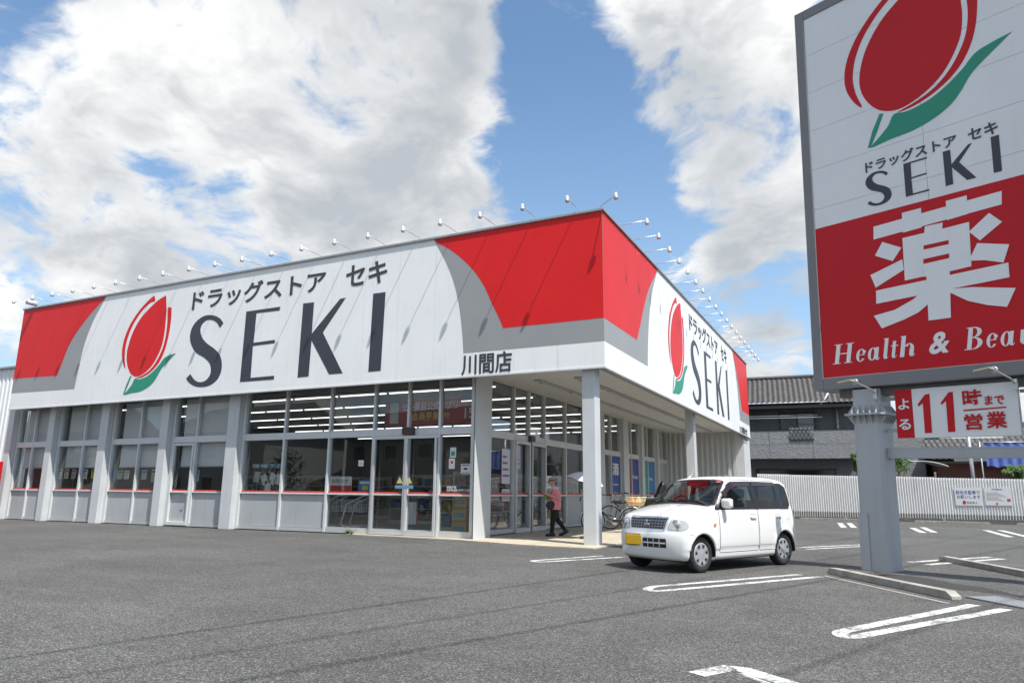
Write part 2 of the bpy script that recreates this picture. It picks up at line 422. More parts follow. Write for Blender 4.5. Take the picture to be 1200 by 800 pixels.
# ================================================================== STORE
FX, FY, ZT, ZB = -5.405, 15.918, 8.154, 4.194
XL, YB = FX-24.4, FY+23.84
YW = 16.62      # front glazing plane
XS = -9.45      # glazing plane of the covered side
YR = 37.7       # rear end of the covered side
ZS = 4.36       # soffit
store = thing('store_building', 'white drugstore with red and grey corner fascia and big tulip lettering', 'store', (-17.6, 27, 0))
PF = Plane((0, FY, 0), (1, 0, 0), (0, 0, 1), (0, -1, 0))
PS = Plane((FX, 0, 0), (0, 1, 0), (0, 0, 1), (1, 0, 0))
# fascia panels
core = box('fascia_core', (XL+.02, FY+.06, ZB+.01), (FX-.06, FY+.30, ZT-.02), M_grey, store)
core2 = box('fascia_core', (FX-.30, FY+.31, ZB+.01), (FX-.06, YB-.02, ZT-.02), M_grey, store)
nP = 20
for i in range(nP):
    a = XL+(FX-XL)*i/nP; b = XL+(FX-XL)*(i+1)/nP
    box('fascia_panel', (a+.003, FY, ZB), (b-.003 if i < nP-1 else b, FY+.055, ZT), M_white, store)
for i in range(nP):
    a = FY+.058+(YB-FY-.058)*i/nP; b = FY+.058+(YB-FY-.058)*(i+1)/nP
    box('fascia_panel', (FX-.055, a+.003, ZB), (FX, b-.003, ZT), M_white, store)
box('coping', (XL-.03, FY-.05, ZT), (FX+.05, FY+.36, ZT+.07), M_coping, store, .01)
box('coping', (FX-.36, FY+.365, ZT), (FX+.05, YB+.03, ZT+.07), M_coping, store, .01)
box('drip_edge', (XL, FY-.018, ZB-.045), (FX+.02, FY+.06, ZB-.003), M_paint, store)
box('drip_edge', (FX-.06, FY+.062, ZB-.045), (FX+.02, YB, ZB-.003), M_paint, store)
box('fascia_end', (XL-.02, FY+.01, ZB), (XL+.018, FY+2.2, ZT-.01), M_white, store)
box('roof', (XL+.05, FY+.31, 7.35), (FX-.31, YB-.05, 7.5), M_coping, store)
box('soffit', (XS-.02, FY+.31, ZS), (FX-.31, YR, ZS+.1), M_soffit, store)
box('soffit', (XL+.02, FY+.31, ZS), (XS-.025, YW+.06, ZS+.1), M_soffit, store)
for (a, b) in (((702, 451), (803, 493)), ((702, 468), (806, 507))):
    xa = (on_z(*a, ZS).x+on_z(*b, ZS).x)/2
    ch = box('light_channel', (xa-.11, FY+2.2, ZS-.05), (xa+.11, YR-.8, ZS-.002), M_dado, store)
    for k in range(8):
        y0 = FY+2.5+k*2.35
        box('light_tube', (xa-.03, y0, ZS-.095), (xa+.03, y0+2.1, ZS-.052), M_paint, ch)

# ---- fascia artwork (painted film), traced as shapes in metres on the panel planes
def zp(o, s, pts): return [(o[0]+x/s, o[1]+y/s) for x, y in pts]
def film(name, pl, o, s, pts, m, n=.004, sm=None):
    p = zp(o, s, pts)
    if sm: p = [tuple(q) for q in spline([Vector((a, b, 0)) for a, b in p], 5)]; p = [(q[0], q[1]) for q in p]
    return decal(name, pl, [[pl.px(*q) for q in p]], m, store, n)
z4 = ((500, 220), 3.4786)
cur_r = [tuple(q)[:2] for q in spline([(312, 572, 0), (295, 530, 0), (268, 475, 0), (235, 402, 0), (195, 342, 0), (150, 295, 0), (95, 252, 0), (32, 219, 0)], 5)]
cur_g = [tuple(q)[:2] for q in spline([(150, 674, 0), (144, 580, 0), (132, 480, 0), (113, 395, 0), (88, 325, 0), (60, 268, 0), (32, 219, 0)], 5)]
def clampU(pl, pts, lo=None, hi=None, zlo=None, zhi=None):
    out = []
    for u, v in pts: out.append((max(lo, u) if lo is not None and u < lo+.25 else (min(hi, u) if hi is not None and u > hi-.25 else u), min(v, zhi) if zhi is not None and v > zhi-.2 else v))
    return out
def pxs(pl, z, pts): return [pl.px(*q) for q in zp(z[0], z[1], pts)]
rc = pxs(PF, z4, cur_r); gc = pxs(PF, z4, cur_g)
ztop = ZT-.006
rc[-1] = (rc[-1][0], ztop); gc[-1] = (rc[-1][0]-.02, ztop)
zr = rc[0][1]; zg = gc[0][1]
decal('grey_swoosh', PF, [gc+[(FX-.001, ztop), (FX-.001, zg)]], M_grey, store, .003)
decal('red_swoosh', PF, [rc+[(FX-.001, ztop), (FX-.001, zr)]], M_red, store, .006)
# left end swoosh
z1 = ((0, 300), 4.446)
lr = [tuple(q)[:2] for q in spline([(298, 622, 0), (330, 540, 0), (360, 466, 0), (400, 398, 0), (450, 330, 0), (500, 271, 0), (552, 217, 0)], 5)]
lg = [tuple(q)[:2] for q in spline([(387, 692, 0), (405, 610, 0), (428, 505, 0), (455, 415, 0), (490, 330, 0), (522, 270, 0), (552, 217, 0)], 5)]
lrc = pxs(PF, z1, lr); lgc = pxs(PF, z1, lg); lrc[-1] = (lrc[-1][0], ztop); lgc[-1] = (lrc[-1][0]+.02, ztop)
decal('grey_swoosh', PF, [lgc+[(XL+.001, ztop), (XL+.001, zg)]], M_grey, store, .003)
decal('red_swoosh', PF, [lrc+[(XL+.001, ztop), (XL+.001, zr)]], M_red, store, .006)
# side, near corner
z8 = ((680, 220), 2.3545)
sr = [tuple(q)[:2] for q in spline([(156, 418, 0), (165, 378, 0), (176, 325, 0), (190, 275, 0), (212, 230, 0)], 5)]
sg = [tuple(q)[:2] for q in spline([(186, 493, 0), (187, 430, 0), (190, 360, 0), (198, 290, 0), (212, 230, 0)], 5)]
src = pxs(PS, z8, sr); sgc = pxs(PS, z8, sg); src[-1] = (src[-1][0], ztop); sgc[-1] = (src[-1][0]+.02, ztop)
src = [(u, zr+(v-src[0][1])*(ztop-zr)/(src[-1][1]-src[0][1])) for u, v in src]
sgc = [(u, zg+(v-sgc[0][1])*(ztop-zg)/(sgc[-1][1]-sgc[0][1])) for u, v in sgc]
decal('grey_swoosh', PS, [sgc+[(FY+.001, ztop), (FY+.001, zg)]], M_grey, store, .003)
decal('red_swoosh', PS, [src+[(FY+.001, ztop), (FY+.001, zr)]], M_red, store, .006)
# side, far end (mirror of the near shape, a little narrower)
wN = src[-1][0]-FY; wF = YB-PS.px(858, 411)[0]; kf = wF/wN
decal('grey_swoosh', PS, [[(YB-(u-FY)*kf, v) for u, v in sgc]+[(YB-.001, ztop), (YB-.001, zg)]], M_grey, store, .003)
decal('red_swoosh', PS, [[(YB-(u-FY)*kf, v) for u, v in src]+[(YB-.001, ztop), (YB-.001, zr)]], M_red, store, .006)

# tulip emblem and the four big letters
T = dict(
 left=[(205, 264), (172, 292), (130, 340), (90, 402), (63, 468), (52, 530), (57, 580), (68, 606), (65, 560), (68, 512), (82, 455), (108, 395), (146, 338), (184, 300), (207, 291)],
 mid=[(259, 264), (222, 287), (180, 326), (137, 376), (103, 438), (82, 500), (74, 552), (79, 597), (93, 630), (115, 644), (140, 638), (174, 613), (206, 572), (236, 508), (250, 450), (257, 390), (261, 330)],
 right=[(285, 321), (283, 372), (275, 430), (262, 490), (245, 540), (223, 582), (195, 615), (165, 638), (138, 650), (118, 652), (152, 636), (184, 612), (215, 570), (243, 510), (258, 450), (265, 390), (268, 325)],
 leaf=[(306, 534), (276, 544), (250, 558), (226, 590), (196, 622), (166, 645), (132, 657), (112, 654), (98, 682), (80, 706), (62, 730), (96, 722), (132, 716), (166, 700), (195, 676), (216, 646), (236, 610), (262, 580), (286, 555)],
 stem=[(91, 640), (97, 643), (78, 692), (62, 729), (57, 729), (72, 684)])
S_up = [(528, 393), (512, 370), (480, 355), (440, 357), (404, 381), (380, 416), (371, 460), (380, 502), (402, 535), (436, 556), (461, 582), (469, 615), (461, 645), (441, 667), (414, 673), (391, 661), (372, 634)]
S_dn = [(353, 655), (362, 671), (387, 690), (420, 697), (460, 690), (496, 664), (516, 625), (520, 584), (511, 545), (485, 514), (450, 488), (428, 460), (420, 426), (429, 397), (452, 378), (480, 379), (500, 394), (511, 416)]
E_ = [(635, 340), (795, 317), (791, 335), (683, 348), (669, 486), (770, 472), (768, 488), (666, 501), (655, 650), (766, 640), (764, 658), (605, 670)]
K_ = [(302, 378), (353, 372), (342, 520), (475, 356), (502, 351), (394, 515), (487, 707), (423, 712), (341, 552), (327, 722), (275, 727)]
I_ = [(630, 335), (688, 327), (665, 695), (607, 700)]
zA = ((130, 280), 4.0); zB = ((280, 260), 4.0)
def smooth2(p, n=4): return [tuple(q)[:2] for q in spline([Vector((a, b, 0)) for a, b in p], n)]
LOGO = {}
for k in ('left', 'mid', 'right', 'leaf', 'stem'): LOGO[k] = pxs(PF, zA, smooth2(T[k]+[T[k][0]])[:-1] if k != 'stem' else T[k])
# S as two ribbons so the face stays simple: keep as one outline
LOGO['S'] = pxs(PF, zA, smooth2(S_up)+smooth2(S_dn)); LOGO['E'] = pxs(PF, zA, E_)
LOGO['K'] = pxs(PF, zB, K_); LOGO['I'] = pxs(PF, zB, I_)
# straighten: letters share one baseline and cap height
zb_ = min(v for u, v in LOGO['E']); zc_ = max(v for u, v in LOGO['E'])
for L in ('K', 'I'):
    a = min(v for u, v in LOGO[L]); b = max(v for u, v in LOGO[L]); LOGO[L] = [(u, zb_+(v-a)*(zc_-zb_)/(b-a)) for u, v in LOGO[L]]
a = min(v for u, v in LOGO['S']); b = max(v for u, v in LOGO['S']); LOGO['S'] = [(u, zb_-.06+(v-a)*(zc_-zb_+.12)/(b-a)) for u, v in LOGO['S']]
u0, u1 = min(u for u, v in LOGO['left']), max(u for u, v in LOGO['I'])
KANA = [('ドラッグストア', PF.px(226, 352)[0], PF.px(382, 330)[0], PF.px(300, 353)[1], PF.px(300, 329)[1]), ('セキ', PF.px(406, 322)[0], PF.px(454, 318)[0], PF.px(430, 332)[1], PF.px(430, 308)[1])]
zk0 = KANA[0][3]; zk1 = KANA[0][4]
MK = dict(left=M_red, mid=M_red, right=M_red, leaf=M_green, stem=M_green, S=M_navy, E=M_navy, K=M_navy, I=M_navy)
NM = dict(left='tulip_petal', mid='tulip_petal', right='tulip_petal', leaf='tulip_leaf', stem='tulip_stem', S='letter', E='letter', K='letter', I='letter')
def logo(pl, parent, fu, fv, n=.005, local=False, shades=None, parts=None):
    for k in MK:
        if parts and k not in parts: continue
        decal(NM[k], pl, [[(fu(u), fv(v)) for u, v in LOGO[k]]], (shades or MK)[k], parent, n, local)
logo(PF, store, lambda u: u, lambda v: v)
for body, a, b, c_, d in KANA: text('lettering', body, PF, (a, b, zk0, zk1), M_navy, store, .022)
text('lettering', '川間店', PF, (PF.px(541, 425)[0], PF.px(600, 425)[0], PF.px(570, 438)[1], PF.px(570, 413)[1]), M_navy, store, .02)
su0 = PS.px(783, 400)[0]; su1 = PS.px(854.5, 480)[0]; ks = (su1-su0)/(u1-u0)
fs = lambda u: su0+(u-u0)*ks
logo(PS, store, fs, lambda v: v)
for body, a, b, c_, d in KANA: text('lettering', body, PS, (fs(a), fs(b), zk0, zk1), M_navy, store, .022)
text('lettering', '川間店', PS, (PS.px(866, 495)[0], PS.px(873, 495)[0]+.6, zg-.95, zg-.25), M_navy, store, .02)

# ---- front wall
zd = on_y(400, 578, YW).z; zt0 = on_y(285, 516.5, YW).z; zt1 = on_y(285, 509, YW).z
def fx(px): return on_y(px, 607+.043*px, YW).x
M_blindgrey = mat('roller_blind_cloth', (.85, .83, .83), .8, var=.03)
def glazing(name, xs, dado, parent, skip_upper=False, door=(), stripe=True):
    """one bay: frame of posts and transom, its panes and dado panels; xs: post centres"""
    f = MB(); hw = .035
    for k, x in enumerate(xs):
        w_ = hw if 0 < k < len(xs)-1 else .045
        f.box((x-w_, YW-.09, .03), (x+w_, YW+.05, ZS-.02))
    win = f.build(name, M_paint, parent, local=False); ORG[win.name] = ORG[parent.name]
    for k in range(len(xs)-1):
        a, b = xs[k]+hw, xs[k+1]-hw
        if k == 0: a += .01
        if k == len(xs)-2: b -= .01
        box('transom', (a, YW-.08, zt0), (b, YW+.04, zt1), M_paint, win, .006)
        box('head_rail', (a, YW-.06, ZS-.10), (b, YW+.03, ZS-.02), M_alu, win)
        box('pane', (a+.005, YW-.006, zt1+.005), (b-.005, YW+.006, ZS-.105), M_glass, win)
        box('pane', (a+.005, YW-.006, zd+.07), (b-.005, YW+.006, zt0-.005), M_glass, win)
        box('sill', (a, YW-.085, zd-.035), (b, YW+.04, zd+.012), M_paint, win, .005)
        if stripe: box('red_stripe', (a+.005, YW-.03, zd+.016), (b-.005, YW-.012, zd+.062), M_stripe, win)
        if dado[k]:
            box('dado_panel', (a+.004, YW-.03, .13), (b-.004, YW+.02, zd-.04), M_dado, win, .008)
            box('bottom_rail', (a, YW-.07, .03), (b, YW+.03, .125), M_alu, win)
        else:
            box('pane', (a+.005, YW-.006, .19), (b-.005, YW+.006, zd-.04), M_glass, win)
            box('bottom_rail', (a, YW-.07, .03), (b, YW+.03, .18), M_alu, win)
    return win
cols = [(1.5, 8), (50, 57), (112, 121), (184, 193), (264, 277)]
for a, b in cols:
    box('column', (fx(a), YW-.30, .0), (fx(b), YW+.20, ZS-.003), M_pillar, store, .012)
bays = [(8.3, 28, 49.7), (57.3, 88, 111.7), (121.3, 154, 183.7), (193.3, 222, 263.7)]
for k, (a, m_, b) in enumerate(bays):
    glazing('window', [fx(a)+.05, fx(m_), fx(b)-.05], [True, True], store)
# service door in the fourth bay: white frame, kick panel and lever
xa, xb = fx(194)+.10, fx(222)-.05
dr = MB(); dr.box((xa, YW-.12, .05), (xa+.07, YW-.035, zt0-.02)); dr.box((xb-.07, YW-.12, .05), (xb, YW-.035, zt0-.02)); dr.box((xa+.07, YW-.12, zt0-.10), (xb-.07, YW-.035, zt0-.02)); dr.box((xa+.07, YW-.12, .05), (xb-.07, YW-.035, .16)); dr.box((xa+.07, YW-.115, zd-.04), (xb-.07, YW-.035, zd+.02))
door = dr.build('door', M_paint, store, local=False, bevel=.006); ORG[door.name] = ORG[store.name]
MB().tube([(xb-.04, YW-.12, 1.06), (xb-.04, YW-.17, 1.06), (xb-.16, YW-.17, 1.06)], .011).build('handle', M_galv, door, True, local=False)
for z_ in (.5, 1.6, 2.5): MB().lathe([(.015, -.06), (.015, .06)], 8, 'z', (xa-.012, YW-.10, z_)).build('hinge', M_galv, door, local=False)
# glazed front, right half
xs5 = [fx(277)+.05, fx(327), fx(381), fx(434), fx(475), fx(513), fx(555)-.05]
glazing('window', xs5, [True, True, False, False, False, False], store)
def slider(a, b, y, parent, axis='x'):
    m = MB()
    def bx(p, q, z0, z1, d=.025):
        if axis == 'x': m.box((p, y-d, z0), (q, y+d, z1))
        else: m.box((y-d, p, z0), (y+d, q, z1))
    bx(a, a+.06, .04, zt0-.01); bx(b-.06, b, .04, zt0-.01); bx(a+.06, b-.06, .04, .16); bx(a+.06, b-.06, zt0-.09, zt0-.01); 
    d = m.build('sliding_door', M_alu, parent, local=False); ORG[d.name] = ORG[parent.name]
    return d
for a, b, yy in ((fx(436), fx(475), YW-.125), (fx(475.5), fx(512), YW-.15)):
    d = slider(a, b, yy, store)
    xm = b-.16 if yy > YW-.14 else a+.16; MB().prism([(xm-.10, yy-.027, 1.42), (xm+.10, yy-.027, 1.42), (xm, yy-.027, 1.60)], (0, -.003, 0)).build('door_sticker', mat('sticker_cream', (.55, .50, .22), .5), d, local=False); box('door_sticker', (xm-.14, yy-.031, 1.28), (xm+.14, yy-.027, 1.37), mat('sticker_teal', (.15, .30, .38), .5), d)
box('door_sensor', (fx(470)+.02, YW-.20, zt0+.02), (fx(484), YW-.085, zt1+.02), mat('sensor_brown', (.06, .03, .035), .4), store, .01)
# corner pier and canopy pillars
xp0 = on_y(554, 631, YW-.32).x
pier = box('column', (xp0, YW-.32, 0), (XS+.30, YW+.62, ZS-.003), M_pillar, store, .015)
pc = on_z(684.5, 639.5); 
box('column', (-6.06, 16.08, 0), (-5.73, 16.46, ZS-.003), M_pillar, store, .012)
y2 = on_x(814, 486, -5.7).y
box('column', (-6.04, y2-.19, 0), (-5.72, y2+.19, ZS-.003), M_pillar, store, .012)
# ---- covered side wall (faces right)
zdS = zd; 
def sy(px, py=520): return on_x(px, py, XS).y
def side_bay(ys, cells, parent):
    f = MB()
    for y in ys: f.box((XS-.05, y-.035, .06), (XS+.09, y+.035, ZS-.02))
    win = f.build('window', M_paint, parent, local=False); ORG[win.name] = ORG[parent.name]
    for k, c_ in enumerate(cells):
        a, b = ys[k]+.038, ys[k+1]-.038
        box('transom', (XS-.04, a, zt0), (XS+.08, b, zt1), M_paint, win, .005)
        box('pane', (XS-.006, a, zt1+.005), (XS+.006, b, ZS-.05), M_glass, win)
        if c_ in ('glass', 'dado'):
            box('pane', (XS-.006, a, zd+.05), (XS+.006, b, zt0-.005), M_glass, win)
            box('sill', (XS-.04, a, zd-.03), (XS+.085, b, zd+.015), M_paint, win)
            box('red_stripe', (XS+.012, a+.004, zd+.018), (XS+.03, b-.004, zd+.066), M_stripe, win)
        if c_ == 'glass':
            box('pane', (XS-.006, a, .19), (XS+.006, b, zd-.035), M_glass, win)
        if c_ == 'dado':
            box('dado_panel', (XS-.02, a, .14), (XS+.03, b, zd-.035), M_dado, win)
        if c_ == 'grey':
            box('dado_panel', (XS-.02, a, .14), (XS+.03, b, zt0-.005), M_dado, win)
        if c_ not in ('door',): box('bottom_rail', (XS-.03, a, .06), (XS+.07, b, .135 if c_ != 'glass' else .18), M_alu, win)
    return win
yst = YW+.66
side_bay([yst, sy(600), sy(618), sy(636), sy(661), sy(683)], ['glass', 'glass', 'glass', 'glass', 'dado'], store)
d = slider(sy(600)+.02, sy(618)-.06, XS+.13, store, 'y')
d = slider(sy(618)+.06, sy(636)-.02, XS+.13, store, 'y')
box('door_gap', (XS+.10, sy(618)-.055, .06), (XS+.12, sy(618)+.055, zt0-.01), M_black, store)
box('door_sensor', (XS+.09, sy(616), zt0+.03), (XS+.20, sy(621), zt1+.0), mat('sensor_brown', (.06, .03, .035), .4), store, .01)
# remaining bays of the side, spaced towards the rear
yA = sy(683)+.05; pil = []
e = [sy(683)+.05, sy(706), sy(718.3), sy(730.5), sy(738), sy(744.8), sy(754.4), sy(758.3), sy(765.5), sy(774.6), sy(777.5), sy(783.5), sy(791)]
kk = (YR-.02-e[0])/(e[-1]-e[0]); e = [e[0]+(q-e[0])*kk for q in e]
box('column', (XS-.05, e[0], 0), (XS+.22, e[1]-.04, ZS-.003), M_pillar, store, .01)
for i in (3, 6, 9): box('column', (XS-.05, e[i]+.04, 0), (XS+.22, e[i+1]-.04, ZS-.003), M_pillar, store, .01)
for i in (1, 4, 7, 10): side_bay([e[i], e[i+1], e[i+2]], ['dado', 'dado'] if i < 10 else ['grey', 'grey'], store)
SIDE_E = e
# rear block: ribbed metal return wall and the plain side wall
M_rib = mat('ribbed_metal', (.52, .525, .52), .45, metal=.15, var=.04, dirt=.12)
def ribbed(name, a, b, z0, z1, nrm, pitch, depth, m, parent, local=False):
    """trapezoid-ribbed sheet between ground points a and b"""
    a = Vector(a); b = Vector(b); L = (b-a).length; t = (b-a).normalized(); nrm = Vector(nrm); n = max(1, int(L/pitch)); p = L/n
    pts = []
    for i in range(n):
        for fr, dd in ((0, 0), (.32, 0), (.5, 1), (.82, 1)): pts.append(a+t*(i+fr)*p+nrm*dd*depth)
    pts.append(b)
    v = [(q.x, q.y, z0) for q in pts]+[(q.x, q.y, z1) for q in pts]; k = len(pts)
    f = [(i, i+1, k+i+1, k+i) for i in range(k-1)]
    if t.cross(Vector((0, 0, 1))).dot(nrm) < 0: f = [q[::-1] for q in f]
    return newmesh(name, v, f, m, parent, local=local)
ribbed('ribbed_wall', (XS, YR, 0), (FX-.5, YR, 0), .05, ZS, (0, -1, 0), .26, .035, M_rib, store)
box('rear_wall', (FX-.5, YR-.03, .0), (FX-.06, YB-.03, ZS), M_paint, store)
box('rear_wall', (XL+.05, YB-.25, 0), (FX-.51, YB-.05, 7.3), M_paint, store)
box('party_wall', (XL-.01, YW+.25, 0), (XL+.2, YB-.26, 7.3), mat('shop_wall', (.16, .16, .165), .8), store)
box('inner_wall', (XS-.3, YR+.02, 0), (XS-.02, YB-.26, 7.3), M_paint, store)
# ---- interior shell
M_floor_in = mat('shop_floor', (.42, .41, .39), .35)
M_ceil = mat('shop_ceiling', (.30, .31, .32), .8)
box('shop_floor', (XL+.21, YW+.07, .0), (XS-.06, YR, .055), M_floor_in, store)
box('shop_ceiling', (XL+.21, YW+.07, ZS+.11), (XS-.1, YR, ZS+.2), M_ceil, store)
box('inner_wall', (XL+.21, YR, 0), (XS-.31, YR+.15, ZS+.1), mat('shop_wall', (.16, .16, .165), .8), store)
# ================================================================== ROOF FLOODLIGHTS
ORD = ['first', 'second', 'third', 'fourth', 'fifth', 'sixth', 'seventh', 'eighth', 'ninth', 'tenth', 'eleventh', 'twelfth', 'thirteenth', 'fourteenth', 'fifteenth', 'sixteenth', 'seventeenth', 'eighteenth', 'nineteenth', 'twentieth']
def flood_proto():
    t = thing('roof_floodlight', 'x', 'lamp')
    MB().tube([(0, .10, -.02), (0, .10, .07), (0, .02, .10), (0, -.72, .12)], .013, 6).build('arm', M_galv, t, True)
    h = MB(); h.lathe([(.022, .11), (.038, .10), (.042, .02), (.052, .0), (.058, -.08), (.048, -.09)], 12, 'z', (0, -.78, .08))
    hd = h.build('lamp_head', M_lampw, t, True)
    MB().lathe([(.060, .0), (.063, -.016), (.060, -.028)], 12, 'z', (0, -.78, .05)).build('rim', M_galv, hd, True)
    MB().box((-.05, .04, -.03), (.05, .16, -.005)).build('base_plate', M_galv, t)
    return t
fl0 = flood_proto(); used = False
def flood(loc, rz, label, group):
    global used
    o = fl0 if not used else copy_tree(fl0); used = True
    o.scale = (.9, 1, .9); o.location = loc; o.rotation_euler = (0, random.uniform(-.02, .02), rz+random.uniform(-.03, .03)); o['label'] = label; o['group'] = group
    return o
xf0 = -6.06
NF = 20
for i in range(NF):
    x = XL+.55+(xf0-XL-.55)*i/(NF-1)
    flood((x, FY+.06, ZT+.075), 0, ORD[i]+' floodlight from the left along the front roof edge', 'floodlights along the front roof edge')
o = flood((FX-.10, FY+.12, ZT+.075), R(50), 'floodlight on the corner of the store roof, pointing outward', 'floodlights along the side roof edge')
for i in range(19):
    y = FY+1.55+(YB-FY-2.0)*i/18
    flood((FX-.06, y, ZT+.075), R(90), ORD[i]+' floodlight behind the roof corner along the side roof edge', 'floodlights along the side roof edge')
# small security camera at the left end of the front roof edge
cm = thing('security_camera', 'small white security camera at the left end of the roof edge', 'camera', (XL+.75, FY-.1, ZT+.07))
MB().lathe([(.0, -.26), (.09, -.26), (.10, .1), (.03, .16)], 12, 'y', (0, 0, .12)).build('housing', M_lampw, cm, True)
MB().tube([(0, .12, -.01), (0, .08, .10)], .03).build('bracket', M_galv, cm, True)

# ================================================================== PYLON SIGN
AZ, LEAN = R(-25.0), 0.0275
PB = on_z(1035, 668)
PM = Matrix.Translation(PB) @ Matrix.Rotation(AZ, 4, 'Z') @ Matrix.Rotation(LEAN, 4, 'Y')
pyl = thing('pylon_sign', 'tall grey roadside pylon sign with red tulip and white panel above', 'sign', PB)
pyl.rotation_mode = 'XYZ'; pyl.matrix_world = PM
def pplane(y0):
    return Plane(PM @ Vector((0, y0, 0)), (PM.to_3x3() @ Vector((1, 0, 0))), (PM.to_3x3() @ Vector((0, 0, 1))), (PM.to_3x3() @ Vector((0, -1, 0))))
def lplane(y0): return Plane((0, y0, 0), (1, 0, 0), (0, 0, 1), (0, -1, 0))
M_frame = mat('sign_frame_grey', (.20, .20, .21), .5, var=.05, vscale=1)
M_panelw = mat('sign_panel_white', (.82, .83, .84), .4, var=.03, vscale=.7, dirt=.05)
M_redsign = mat('sign_red', (.56, .012, .02), .45, spec=.25, var=.04, vscale=.6)
M_pole = mat('pylon_pole_grey', (.42, .44, .46), .45, var=.05, vscale=1.2, dirt=.18)
YF = -.30
WP, LP = pplane(YF), lplane(YF)
x0, zb0 = WP.px(954, 456.5)[0], WP.px(954, 456.5)[1]-.02
x1 = 3.46; z1_ = WP.px(941, 13)[1]
bw = .20
ix0, ix1, iz0, iz1 = x0+bw-.02, x1-bw, WP.px(964, 443)[1], z1_-bw
m = MB(); m.box((x0, YF, zb0), (ix0, .30, z1_)); m.box((ix1, YF, zb0), (x1, .30, z1_)); m.box((ix0, YF, zb0), (ix1, .30, iz0)); m.box((ix0, YF, iz1), (ix1, .30, z1_))
m.build('frame', M_frame, pyl, bevel=.01)
box('core', (ix0, YF+.07, iz0), (ix1, .26, iz1), M_frame, pyl, local=True)
rows = 9; mid = (ix0+ix1)/2
for r_ in range(rows):
    for a, b in ((ix0, mid), (mid, ix1)):
        box('sign_panel', (a+.003, YF+.02, iz0+(iz1-iz0)*r_/rows+.003), (b-.003, YF+.065, iz0+(iz1-iz0)*(r_+1)/rows-.003), M_panelw, pyl, local=True)
LF = lplane(YF+.02); WF_ = pplane(YF+.02)
zbd = (WF_.px(957, 270)[1]+WF_.px(1188, 205.5)[1])/2
decal('red_field', LF, [[(ix0+.002, iz0+.002), (ix1-.002, iz0+.002), (ix1-.002, zbd), (ix0+.002, zbd)]], M_redsign, pyl, .003, True)
# tulip: same emblem scaled up
lb_f = LOGO['stem'][-2]; lt_f = LOGO['leaf'][0]
lb_p = WF_.px(1017, 174); lt_p = WF_.px(1186, 34)
kx = (lt_p[0]-lb_p[0])/(lt_f[0]-lb_f[0]); ct_f = LOGO['mid'][36 if len(LOGO['mid']) > 36 else 8]
bot_f = min(v for u, v in LOGO['mid']); bot_p = WF_.px(1046, 133)[1]
kz = (bot_p-lb_p[1])/(bot_f-lb_f[1]); kz = (kz+kx)/2
MKp = dict(MK); 
for k in ('left', 'mid', 'right'): MKp[k] = M_redsign
logo(LF, pyl, lambda u: lb_p[0]+(u-lb_f[0])*kx, lambda v: min(iz1, lb_p[1]+(v-lb_f[1])*kz), .004, True, MKp, ('left', 'mid', 'right', 'leaf', 'stem'))
sA = WF_.px(1015, 225)[0]; sB = WF_.px(1172, 170)[0]; zS0 = (WF_.px(1030, 242)[1]+WF_.px(1166, 200)[1])/2; zS1 = (WF_.px(1030, 204)[1]+WF_.px(1163, 157)[1])/2
us0 = min(u for u, v in LOGO['S']); us1 = max(u for u, v in LOGO['I'])
logo(LF, pyl, lambda u: sA+(u-us0)*(sB-sA)/(us1-us0), lambda v: zS0+(v-zb_)*(zS1-zS0)/(zc_-zb_), .004, True, MK, ('S', 'E', 'K', 'I'))
zk_ = ((WF_.px(1020, 201)[1]+WF_.px(1120, 172)[1])/2, (WF_.px(1017, 190)[1]+WF_.px(1120, 156)[1])/2)
text('lettering', 'ドラッグストア', LF, (WF_.px(1014, 196)[0], WF_.px(1121, 163)[0], zk_[0], zk_[1]), M_navy, pyl, .022, .004, local=True)
text('lettering', 'セキ', LF, (WF_.px(1134, 155)[0], WF_.px(1169, 145)[0], zk_[0], zk_[1]), M_navy, pyl, .022, .004, local=True)
YAKU = [[(268, 188), (697, 68), (697, 113), (268, 231)], [(363, 142), (427, 125), (430, 190), (366, 208)], [(510, 102), (580, 83), (584, 145), (514, 166)],
        [(440, 187), (500, 174), (497, 200), (437, 215)],
        [(365, 226), (437, 209), (434, 344), (441, 353), (373, 368)], [(518, 190), (588, 172), (596, 320), (524, 337)], [(433, 211), (522, 189), (522, 232), (432, 252)], [(432, 266), (522, 246), (523, 277), (434, 297)], [(434, 313), (523, 293), (525, 336), (436, 356)],
        [(273, 285), (298, 239), (362, 258), (333, 303)], [(258, 350), (365, 297), (370, 332), (276, 392)], [(588, 205), (655, 142), (699, 172), (625, 234)], [(594, 288), (616, 243), (723, 247), (704, 308), (640, 300), (594, 302)],
        [(277, 402), (720, 308), (724, 357), (278, 446)],
        [(452, 388), (400, 432), (340, 466), (270, 486), (297, 528), (372, 498), (420, 474), (460, 440)], [(524, 396), (600, 390), (745, 393), (716, 456), (650, 450), (585, 436), (524, 408)],
        [(446, 350), (524, 335), (528, 492), (453, 502)]]
_v = []; _f = []
for k, p in enumerate(YAKU):
    q = [WF_.px(930+x/2.857, 200+y/2.857) for x, y in p]
    ar = sum(q[i][0]*q[(i+1) % len(q)][1]-q[(i+1) % len(q)][0]*q[i][1] for i in range(len(q)))
    if ar < 0: q = q[::-1]
    _f.append(list(range(len(_v), len(_v)+len(q)))); _v += [LF.w(a_, b_, .0055+k*.0006) for a_, b_ in q]
newmesh('lettering', _v, _f, M_panelw, pyl)
